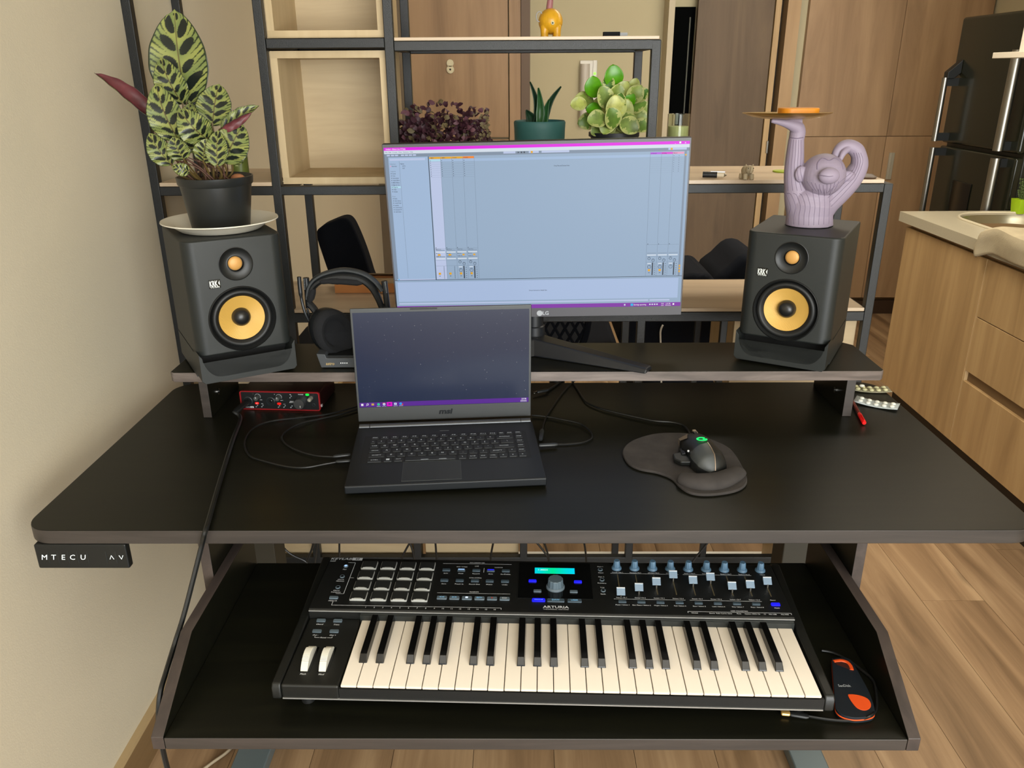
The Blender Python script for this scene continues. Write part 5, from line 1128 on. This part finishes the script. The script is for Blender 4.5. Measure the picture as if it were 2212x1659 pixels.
MB().tube([b_, b_+dn*.002, b_+dn*.045, b_+dn*.05], [.0035, .0045, .0042, .003], 12).build('cap', mat('red_cap', '#e01010', .3, emit=.05), pe2, M=iv_, label='bright red cap')
MB().tube([b_+dn*.05, b_+dn*.13], .0036, 8).build('barrel', mat('pen_clear', '#8a3a34', .15, alpha=.8), pe2, M=iv_)
MB().tube([b_+dn*.004+Vector((0, 0, .005)), b_+dn*.032+Vector((0, 0, .0052))], .0011, 6).build('clip', MATS['red_cap'], pe2, M=iv_)

# ================================================================ MIDI KEYBOARD
KB = thing('midi_keyboard', 'black 49 key controller keyboard with pads, blue knobs and a green display', 'keyboard', (.0689, -.1956, .5535), -.0291)
kb_m = mat('keyboard_body', '#131412', .42, bump=.15, bscale=1200); kb_p = mat('keyboard_panel', '#0e0f0e', .5, bump=.2, bscale=1500)
kb_f = mat('keyboard_fascia', '#222524', .4); wk = mat('ivory_key', '#d6ccbd', .32); bkk = mat('black_key', '#0b0b0b', .12); silver = mat('silver_line', '#b7b7b4', .3, .6)
ZP = .069
MB().box(-.428, .3455, .003, .305, .023, .042).build('case', kb_m, KB, bevel=.003)
MB().prism([(.1535, .0502), (.1535, .0665), (.1565, ZP), (.300, ZP), (.306, .064), (.306, .04), (.1535, .04)], -.428, .3455, 'X').build('control_panel', kb_p, KB, bevel=.0012)
MB().box(-.4275, .3452, .1526, .1537, .0655, .0672).build('panel_edge_line', silver, KB)
MB().box(-.3430, .3432, .146, .1536, .040, .0645).build('key_fascia', kb_f, KB)
MB().prism([(-.428, .0), (-.3437, .0), (-.3437, .1532), (-.428, .1532)], .026, .0525).build('wheel_panel', kb_m, KB, bevel=.0035, seg=3)
for x0, x1, x_ in ((-.4425, -.4285, 0), (.3460, .3605, 0)):
    MB().prism([(.0, .027), (.0, .046), (.004, .0525), (.14, .056), (.30, .0705), (.309, .066), (.309, .012), (.02, .020)], x0, x1, 'X').build('end_cap', kb_m, KB, bevel=.003, seg=3)
MB().box(-.4265, .3450, -.0012, .002, .0288, .0303).build('front_edge_line', silver, KB)
MB().box(-.3437, .3455, .0003, .004, .0303, .0478).build('front_strip', kb_p, KB)
for x_ in (-.40, .32):
    for y_ in (.03, .28): MB().cyl(.01, 0, .024, 16, 0, T(x_, y_, 0)).build('rubber_foot', rubber, KB)
# keys
o0 = None; pitch = .0235; x0 = -.3408
wkb = MB().prism([(.0, .0505), (-.0012, .0535), (.0012, .055), (.1465, .055), (.1465, .045), (.0055, .0485)], -pitch/2+.0005, pitch/2-.0005, 'X')
for i in range(29):
    if o0 is None: o0 = wkb.build('white_key', wk, KB, bevel=.0009, seg=2); o = o0
    else: o = dup(o0, KB)
    o.location = (x0+pitch*(i+.5), 0, (0 if i not in (5, 9) else -.0004))
o1 = None; bw = .0137/2
bvs = [(-bw, .046, .052), (bw, .046, .052), (bw, .148, .052), (-bw, .148, .052), (-bw+.0018, .0555, .0655), (bw-.0018, .0555, .0655), (bw-.0018, .148, .0655), (-bw+.0018, .148, .0655), (-bw+.0012, .0475, .0565), (bw-.0012, .0475, .0565)]
bfs = [(0, 1, 9, 8), (8, 9, 5, 4), (1, 2, 6, 5, 9), (0, 8, 4, 7, 3), (4, 5, 6, 7), (2, 3, 7, 6), (0, 3, 2, 1)]
for i in range(28):
    if i % 7 in (0, 1, 3, 4, 5):
        if o1 is None: o1 = MB().add(bvs, bfs).build('black_key', bkk, KB, bevel=.0008, seg=2, ang=15); o = o1
        else: o = dup(o1, KB)
        o.location = (x0+pitch*(i+1)+(-.0008 if i % 7 in (0, 3) else .0008 if i % 7 in (1, 5) else 0), 0, 0)
# pads
padg = mat('pad_rubber', '#1c1d1c', .6); padf = mat('pad_frame', '#9b9c98', .45); o0 = None
for r in range(4):
    for c in range(4):
        x_, y_ = -.3537+c*.0338, .1885+r*.0295
        if o0 is None:
            oo, ii = rrect(.0268, .0222, .0018, 3), rrect(.0252, .0206, .0014, 3); n = len(oo)
            o0 = MB().prism(oo, .0, .0034).build('pad', padf, KB, bevel=.0004); f_ = MB().prism(ii, .0034, .0042).build('rubber_top', padg, o0, bevel=.0003)
            l_ = MB().prism([(-.0095, -.0112), (.0095, -.0112), (.0088, -.0092), (.0062, -.0090), (.005, -.0080), (-.005, -.0080), (-.0062, -.0090), (-.0088, -.0092)], .0036, .0046).build('light_bar', mat('pad_bar', '#b4b6b2', .5), o0)
            o = o0
        else:
            o = dup(o0, KB); dup(f_, o); dup(l_, o)
        o.location = (x_, y_, ZP-.0006)
blu = scr('#2020ff', 1.3); wblu = scr('#a0c8ff', 1.2); kbtn = mat('blue_grey_button', '#3c4a54', .45); kbtn2 = mat('button_lip', '#56636c', .4)
def btn(nm, x_, y_, w_, h_, m, z=ZP, t=.0022, lab=None, parent=None):
    return MB().prism(rrect(w_, h_, min(w_, h_)*.2, 2, x_, y_), z-.0005, z+t, sc=.93).build(nm, m, parent or KB, label=lab)
cyan = scr('#3060ff', 1.2)
for k, x_ in enumerate((-.218, -.192, -.166, -.141, -.115)):
    btn('button', x_, .268, .0140, .0058, kbtn); btn('button', x_, .2375, .0140, .0058, kbtn)
    if k in (1, 3): btn('lit_strip', x_, .2685, .0115, .0020, wblu if k == 1 else blu, ZP+.002, .0008, 'blue lit strip')
for k in range(6):
    x_ = -.2165+k*.0206; o = btn('transport_button', x_, .1890, .0170, .0078, kbtn2)
for k in range(8): btn('select_button', .078+k*.0307, .187, .0135, .0050, kbtn)
btn('select_button', .3240, .187, .0145, .0066, blu, lab='glowing blue select button')
btn('channel_button', -.394, .184, .0150, .0062, kbtn2)
for x_, y_ in ((-.4065, .1460), (-.3795, .1460), (-.4062, .1195), (-.379, .1200)): btn('octave_button', x_, y_, .0148, .0062, kbtn2, .0525)
for (x_, y_), m in (((-.395, .275), wblu), ((-.394, .244), black_gl), ((-.394, .213), black_gl), ((.048, .277), black_gl), ((.049, .247), black_gl), ((.049, .217), black_gl)):
    o = MB().lathe([(.0042, 0), (.0042, .0012), (.0034, .0018), (.0024, .0014)], 20, 0, T(x_, y_, ZP)).build('round_button', kbtn2, KB); MB().lathe([(.0026, .0016), (.0018, .0020), (0, .0021)], 16, 0, T(x_, y_, ZP)).build('button_cap', m, o)
# display section
MB().box(-.092, .031, .193, .2945, ZP-.001, ZP+.0006).build('display_glass', mat('display_black', '#0a0b0b', .12), KB)
b = MB()
disp = bpy.data.materials.new('green_display'); disp.use_nodes = True; nb = disp.node_tree.nodes['Principled BSDF']; nb.inputs['Base Color'].default_value = (0, .01, .01, 1); nb.inputs['Roughness'].default_value = .2
tcx = disp.node_tree.nodes.new('ShaderNodeTexCoord'); sx_ = disp.node_tree.nodes.new('ShaderNodeSeparateXYZ'); rr_ = disp.node_tree.nodes.new('ShaderNodeValToRGB'); disp.node_tree.links.new(tcx.outputs['Generated'], sx_.inputs[0]); disp.node_tree.links.new(sx_.outputs['X'], rr_.inputs['Fac'])
e_ = rr_.color_ramp.elements; e_[0].color = lin('#00d8e8'); e_[1].color = lin('#00d8f8'); k_ = e_.new(.45); k_.color = lin('#00e896'); disp.node_tree.links.new(rr_.outputs['Color'], nb.inputs['Emission Color']); nb.inputs['Emission Strength'].default_value = 1.0
dsp = MB().box(-.065, .0035, .2625, .2790, ZP+.0006, ZP+.0011).build('display', disp, KB, label='glowing green display')
MB().text('1-MIDI', .0062, T(-.0590, .2725, ZP+.0013), off=.01, align='LEFT').build('display_text', scr('#c0fff0', 1.0), dsp)
kn = MB().lathe([(.0155, 0), (.0155, .0018), (.0142, .0035), (.0135, .004)], 40, 0, T(-.030, .224, ZP+.0005)).build('encoder', kbtn2, KB)
n = 72; 
def fl_r(k, r): return r*(1-.055*(.5+.5*math.cos(k*2*PI/n*12)))
vs = []; 
for rr_2, z_ in ((.0135, .0035), (.0126, .0160), (.0115, .0172)): vs += [(-.030+fl_r(k, rr_2)*math.cos(2*PI*k/n), .224+fl_r(k, rr_2)*math.sin(2*PI*k/n), ZP+z_) for k in range(n)]
MB().add(vs, [(j*n+k, j*n+(k+1) % n, (j+1)*n+(k+1) % n, (j+1)*n+k) for j in range(2) for k in range(n)]+[tuple(2*n+k for k in range(n))]).build('encoder_cap', mat('encoder_slate', '#4e5d66', .4), kn)
for x_, y_, m in ((-.0685, .2390, blu), (.0080, .2385, blu), (-.060, .211, kbtn2), (.000, .211, kbtn2)): btn('menu_button', x_, y_, .0135, .0055, m, ZP+.0006)
for x_, w_, m in ((-.058, .0220, blu), (-.030, .0290, kbtn), (.0005, .0240, kbtn)): btn('mode_button', x_, .187, w_, .0078, m, ZP)
# knobs and faders
kblue = mat('knob_blue', '#4d6a82', .42); fcap = mat('fader_cap', '#6f8294', .4); k0 = None
for k in range(9):
    x_ = .0765+k*.0308
    if k0 is None:
        n = 60; vs = []
        for rr_2, z_ in ((.0088, 0), (.0085, .0020), (.0068, .0040), (.0062, .0042), (.0052, .0150), (.0046, .0160)):
            fl2 = z_ > .0041
            vs += [((rr_2*(1-(.08*(.5+.5*math.cos(q_*2*PI/n*10)) if fl2 else 0)))*math.cos(2*PI*q_/n), (rr_2*(1-(.08*(.5+.5*math.cos(q_*2*PI/n*10)) if fl2 else 0)))*math.sin(2*PI*q_/n), z_) for q_ in range(n)]
        k0 = MB().add(vs, [(j*n+q_, j*n+(q_+1) % n, (j+1)*n+(q_+1) % n, (j+1)*n+q_) for j in range(5) for q_ in range(n)]+[tuple(5*n+q_ for q_ in range(n))]).build('knob', kblue, KB, label='slate blue fluted knob'); o = k0
    else: o = dup(k0, KB); o['label'] = 'slate blue fluted knob'
    o.location = (x_, .283, ZP)
fy = [.204, .2165, .2335, .2545, .2395, .2495, .2250, .2300, .2405]; f0 = None
for k in range(9):
    x_ = .0765+k*.0308
    MB().box(x_-.0009, x_+.0009, .209, .2645, ZP-.001, ZP+.0002).build('fader_slot', mat('slot_brown', '#4f4733', .6), KB)
    if f0 is None:
        f0 = MB().prism([(-.0052, .010), (.0045, .0135), (.0052, .0150), (.0045, .0185), (.0030, .0190), (-.0058, .0115)], -.0070, .0070, 'X').build('fader_cap', fcap, KB, bevel=.0006)
        f1 = MB().box(-.0068, .0068, .0028, .0046, .0186, .0197).build('cap_stripe', mat('stripe_white', '#c9ced2', .4), f0); f2 = MB().box(-.0010, .0010, -.0060, .0015, .0005, .0115).build('fader_stem', steel, f0); o = f0
    else: o = dup(f0, KB); dup(f1, o); dup(f2, o)
    o.location = (x_, fy[k]-.002, ZP-.0045)
# wheels
whl = mat('wheel_white', '#c9c6ba', .45)
for x_ in (-.4015, -.3745):
    MB().box(x_-.0075, x_+.0085, .0285, .0825, .0520, .0530).build('wheel_slot', black_gl, KB)
    vs = []; n = 60
    prof = []
    for k in range(n+1):
        a = math.radians(-58+116*k/n); rr_2 = .0315+(.0004*(1 if k % 2 else -1) if 12 < k < 44 else 0)-(.0022*math.exp(-((k-46)/4.5)**2))
        prof.append((-rr_2*math.sin(-a), rr_2*math.cos(a)))
    for s_ in (-.0052, .0052): vs += [(x_+s_, .0555+p[0], .0365+p[1]) for p in prof]
    m_ = n+1; MB().add(vs, [(k, k+1, m_+k+1, m_+k) for k in range(n)]+[tuple(range(m_-1, -1, -1)), tuple(range(m_, 2*m_))]).build('wheel', whl, KB, label='ribbed white control wheel', ang=25)
# print
b = MB(); zt = ZP+.00025
def kt(s_, x_, y_, sz, w_=None, al='CENTER', off=.015, sh=0, z=zt, mi=0): b.text(s_, sz, T(x_, y_, z), mi, al, off, sh, w_)
def ln(x0, y0, x1, y1, w_=.0004, z=zt):
    d = Vector((x1-x0, y1-y0, 0)); nn = Vector((-d.y, d.x, 0)).normalized()*w_; b.add([(x0-nn.x, y0-nn.y, z), (x1-nn.x, y1-nn.y, z), (x1+nn.x, y1+nn.y, z), (x0+nn.x, y0+nn.y, z)], [(0, 1, 2, 3)])
def pl(pts, **k): [ln(*p, *q_, **k) for p, q_ in zip(pts, pts[1:])]
kt('KEYLAB', -.4265, .2975, .0082, .0375, 'LEFT', .01, .2); b.flat(-.3885, -.3705, .2935, .3018, zt-.00005); kt('49', -.3795, .2975, .0075, None, 'CENTER', .02, .15, zt+.0001, 1); kt('mkII', -.4265, .2905, .0055, None, 'LEFT', .01, .2)
pl([(-.3935, .286), (-.3805, .286), (-.3805, .196), (-.3935, .196)]); ln(-.3805, .241, -.3735, .241); pl([(-.393, .177), (-.393, .165), (-.118, .1655), (-.118, .1610)])
kt('Pad', -.395, .2655, .0042, None, sh=.2); kt('Chord', -.3945, .2355, .004, None, sh=.2); kt('Memory', -.3945, .2310, .004, None, sh=.2); kt('Chord', -.3945, .2045, .004, None, sh=.2); kt('Transpose', -.3945, .2000, .004, None, sh=.2); kt('MIDI Ch', -.394, .1765, .004, None, sh=.2)
for k in range(16): kt(str(k+1), -.3365+k*.0139, .1612, .0042)
ln(-.226, .2885, -.106, .2885); kt('DAW COMMANDS / USER', -.166, .2920, .0040, .026); kt('TRACK CONTROLS', -.1920, .2790, .0036, .019); kt('LIVE', -.166, .2815, .0048, .0065); kt('AUTOMATION', -.128, .2785, .0038, .014); ln(-.153, .263, -.153, .276)
for s_, x_ in zip(('Solo', 'Mute', 'Record', 'Arm', 'Re-Enable'), (-.218, -.192, -.166, -.141, -.115)): kt(s_, x_, .2590, .0042)
kt('GLOBAL CONTROLS', -.166, .2468, .0040, .021)
for s_, x_ in zip(('Save', 'Punch In', 'Punch Out', 'Metro', 'Undo'), (-.218, -.192, -.166, -.141, -.115)): kt(s_, x_, .2285, .0042)
kt('TRANSPORTS', -.165, .2068, .0042, .0155); ln(-.226, .2030, -.105, .2030)
zb = ZP+.0025
kt('<<', -.2165, .1892, .007, .008, z=zb, mi=2); kt('>>', -.1959, .1892, .007, .008, z=zb, mi=2); b.flat(-.1777, -.1735, .1872, .1912, zb, 3); kt('II/>', -.1547, .1892, .0055, .009, z=zb, mi=2); b.lathe([(0, 0), (.0014, 0)], 12, 4, T(-.1341, .1892, zb)); pl([(-.117, .1905), (-.1105, .1905), (-.1105, .188), (-.117, .188), (-.117, .1905)], z=zb)
kt('DAW', -.030, .187, .0052, z=zb, mi=2); kt('USER', .0005, .187, .0052, z=zb, mi=2); kt('ANALOG LAB', -.058, .187, .0032, .014, z=zb, mi=2)
kt('ARTURIA', -.030, .1706, .0086, .0420, off=.02); kt('YOUR EXPERIENCE . YOUR SOUND', -.030, .1645, .0028, .0410)
pl([(-.0615, .239), (-.046, .239)]); pl([(-.014, .239), (.0012, .239)]); pl([(-.053, .211), (-.047, .211), (-.040, .2070), (-.030, .2055), (-.020, .2070), (-.013, .211), (-.007, .211)])
for s_, y_ in (('Part 1', .2865), ('Next', .2680), ('Part 2', .2560), ('Previous', .2380), ('Live', .2260), ('Bank', .2075)): kt(s_, .0485, y_, .0042)
for a, c in ((.065, .181), (.188, .304)): ln(a, .267, c, .267); ln(a, .1950, c, .1950)
for k, (s1, s2, s3) in enumerate((('Cutoff / Pan 1', 'Attack / Ch 1', 'Piano / Select 1'), ('Resonance / Pan 2', 'Decay / Ch 2', 'Elec Piano / Select 2'), ('LFO Rate / Pan 3', 'Sustain / Ch 3', 'Organ / Select 3'), ('LFO Amt / Pan 4', 'Release / Ch 4', 'Pad / Select 4'), ('Param 1 / Pan 5', 'Attack / Ch 5', 'Bass / Select 5'), ('Param 2 / Pan 6', 'Decay / Ch 6', 'Lead / Select 6'), ('Param 3 / Pan 7', 'Sustain / Ch 7', 'Seq / Select 7'), ('Param 4 / Pan 8', 'Release / Ch 8', 'Keys / Select 8'))):
    x_ = .0770+k*.0308; kt(s1, x_, .2700, .0038, .0175+.0004*len(s1)-.005); kt(s2, x_+.0005, .1990, .0038, .0175); kt(s3, x_+.0005, .1795, .0038, .0015*len(s3)-.002)
kt('Volume', .3235, .2700, .0036, .009); kt('Master', .3230, .1990, .0038, .009); kt('Multi', .3240, .1785, .0040, .008)
pl([(.180, .1620), (.180, .1655), (.3425, .1655), (.3425, .1615)]); kt('USER PARAMETERS', .262, .1688, .0034, .027)
for s_, x_ in (('Global', .190), ('Store', .2175), ('Velo Curve', .232), ('Name', .2455), ('Mode', .260), ('Option', .274), ('MIDI Ch', .287), ('CC', .3005), ('Min LSB', .3130), ('Max MSB', .3320)): kt(s_, x_, .1620, .0036, .0017*len(s_))
z5 = .0528
kt('Chord', -.4065, .1372, .0042, sh=.2, z=z5); kt('Trans', -.3795, .1372, .0042, sh=.2, z=z5); kt('Oct -', -.4062, .1108, .0042, sh=.2, z=z5); kt('Oct +', -.379, .1112, .0042, sh=.2, z=z5); kt('Reset', -.3925, .1052, .0042, sh=.2, z=z5)
pl([(-.4062, .1078), (-.4062, .1050), (-.3985, .1050)], z=z5); pl([(-.3865, .1050), (-.379, .1050), (-.379, .1078)], z=z5); kt('Pitch', -.4015, .0235, .0045, sh=.2, z=z5); kt('Mod', -.3745, .0235, .0045, sh=.2, z=z5)
b.build('printed_lettering', [white_print, mat('ink_black', '#101010', .5), scr('#8fc8e8', .8), scr('#d8e8ff', 1.3), mat('rec_red', '#c03a20', .5)], KB, smooth=False, kind='stuff')

# ================================================================ EXTERNAL DRIVE
ZT = .5535
def TP_(px, py, z=ZT+.008): return P(px, py, z=z)
c0, c1, c2_ = TP_(1793, 1428), TP_(1848, 1436), TP_(1889, 1540); 
cen = (TP_(1800, 1425)+TP_(1890, 1540)+TP_(1802, 1535)+TP_(1845, 1440))/4
dr = thing('external_drive', 'black and orange portable drive with a key ring loop beside the keyboard', 'drive', (cen.x, cen.y, ZT)); 
ivd = Matrix.Translation(-Vector((cen.x, cen.y, ZT)))
navyb = mat('drive_navy', '#101820', .5); org = mat('drive_orange', '#e0501a', .45)
outl = [(1797, 1432), (1800, 1426), (1815, 1423), (1834, 1426), (1843, 1436), (1858, 1462), (1878, 1500), (1889, 1535), (1887, 1546), (1872, 1551), (1845, 1553), (1820, 1547), (1806, 1535), (1803, 1515)]
def dpoly(z, s=1): 
    q_ = cr([Vector((p.x, p.y, 0)) for p in (TP_(a, c, ZT+.008) for a, c in outl)], 4, True); return [((v.x-cen.x)*s, (v.y-cen.y)*s) for v in q_]
MB().prism(dpoly(0), .0005, .0045).build('lower_shell', navyb, dr, bevel=.001); MB().prism(dpoly(0, 1.008), .0045, .0065).build('orange_bumper', org, dr, bevel=.0006); MB().prism(dpoly(0), .0065, .0105).build('upper_shell', navyb, dr, bevel=.0015)
zt2 = ZT+.0107
q_ = cr([TP_(1801, 1429, zt2), TP_(1815, 1427, zt2), TP_(1829, 1430, zt2), TP_(1837, 1438, zt2), TP_(1840, 1447, zt2)], 6)
MB().tube(q_, .0030, 8, flat=.5, upv=(0, 0, 1)).build('loop_rim', org, dr, M=ivd, label='orange rimmed key ring opening')
q_ = [TP_(a, c, zt2) for a, c in ((1803, 1431), (1818, 1430), (1832, 1435), (1838, 1447), (1822, 1441), (1808, 1436))]; MB().prism([(v.x-cen.x, v.y-cen.y) for v in q_], .0107, .0111).build('loop_hole', mat('loop_dark', '#3a140a', .6), dr)
q_ = cr([TP_(a, c, zt2) for a, c in ((1832, 1503), (1836, 1500), (1855, 1502), (1873, 1509), (1881, 1520), (1879, 1530), (1868, 1535), (1852, 1530), (1840, 1517))], 4, True)
MB().prism([(v.x-cen.x, v.y-cen.y) for v in q_], .0105, .0113).build('orange_patch', org, dr, bevel=.0004, label='orange teardrop patch')
p = TP_(1824, 1481.5, zt2); MB().text('SanDisk', .0075, T(p.x-cen.x, p.y-cen.y, .0110), off=.01, width=.0185).build('maker_lettering', mat('drive_print', '#9aa0a4', .5), dr)
uz = ZT+.0035
cable([TP_(1775, 1405, uz), TP_(1800, 1410, uz), TP_(1830, 1425, uz), TP_(1862, 1448, uz), TP_(1886, 1470, uz), TP_(1893, 1500, uz), TP_(1893, 1530, uz), TP_(1882, 1545, ZT+.012), TP_(1862, 1553, uz+.002), TP_(1830, 1557, uz), TP_(1790, 1554, uz), TP_(1745, 1547, uz)], .0021, 'black usb cable wrapped round the orange drive ending in a gold plug', z=uz,
    plugs=[(TP_(1746, 1547.5, uz), TP_(1706, 1541, uz+.0015), .0052, rubber), (TP_(1707, 1541, uz+.0015), TP_(1687, 1539, uz+.0015), .0050, mat('gold_plug', '#c9a15c', .3, .6))])
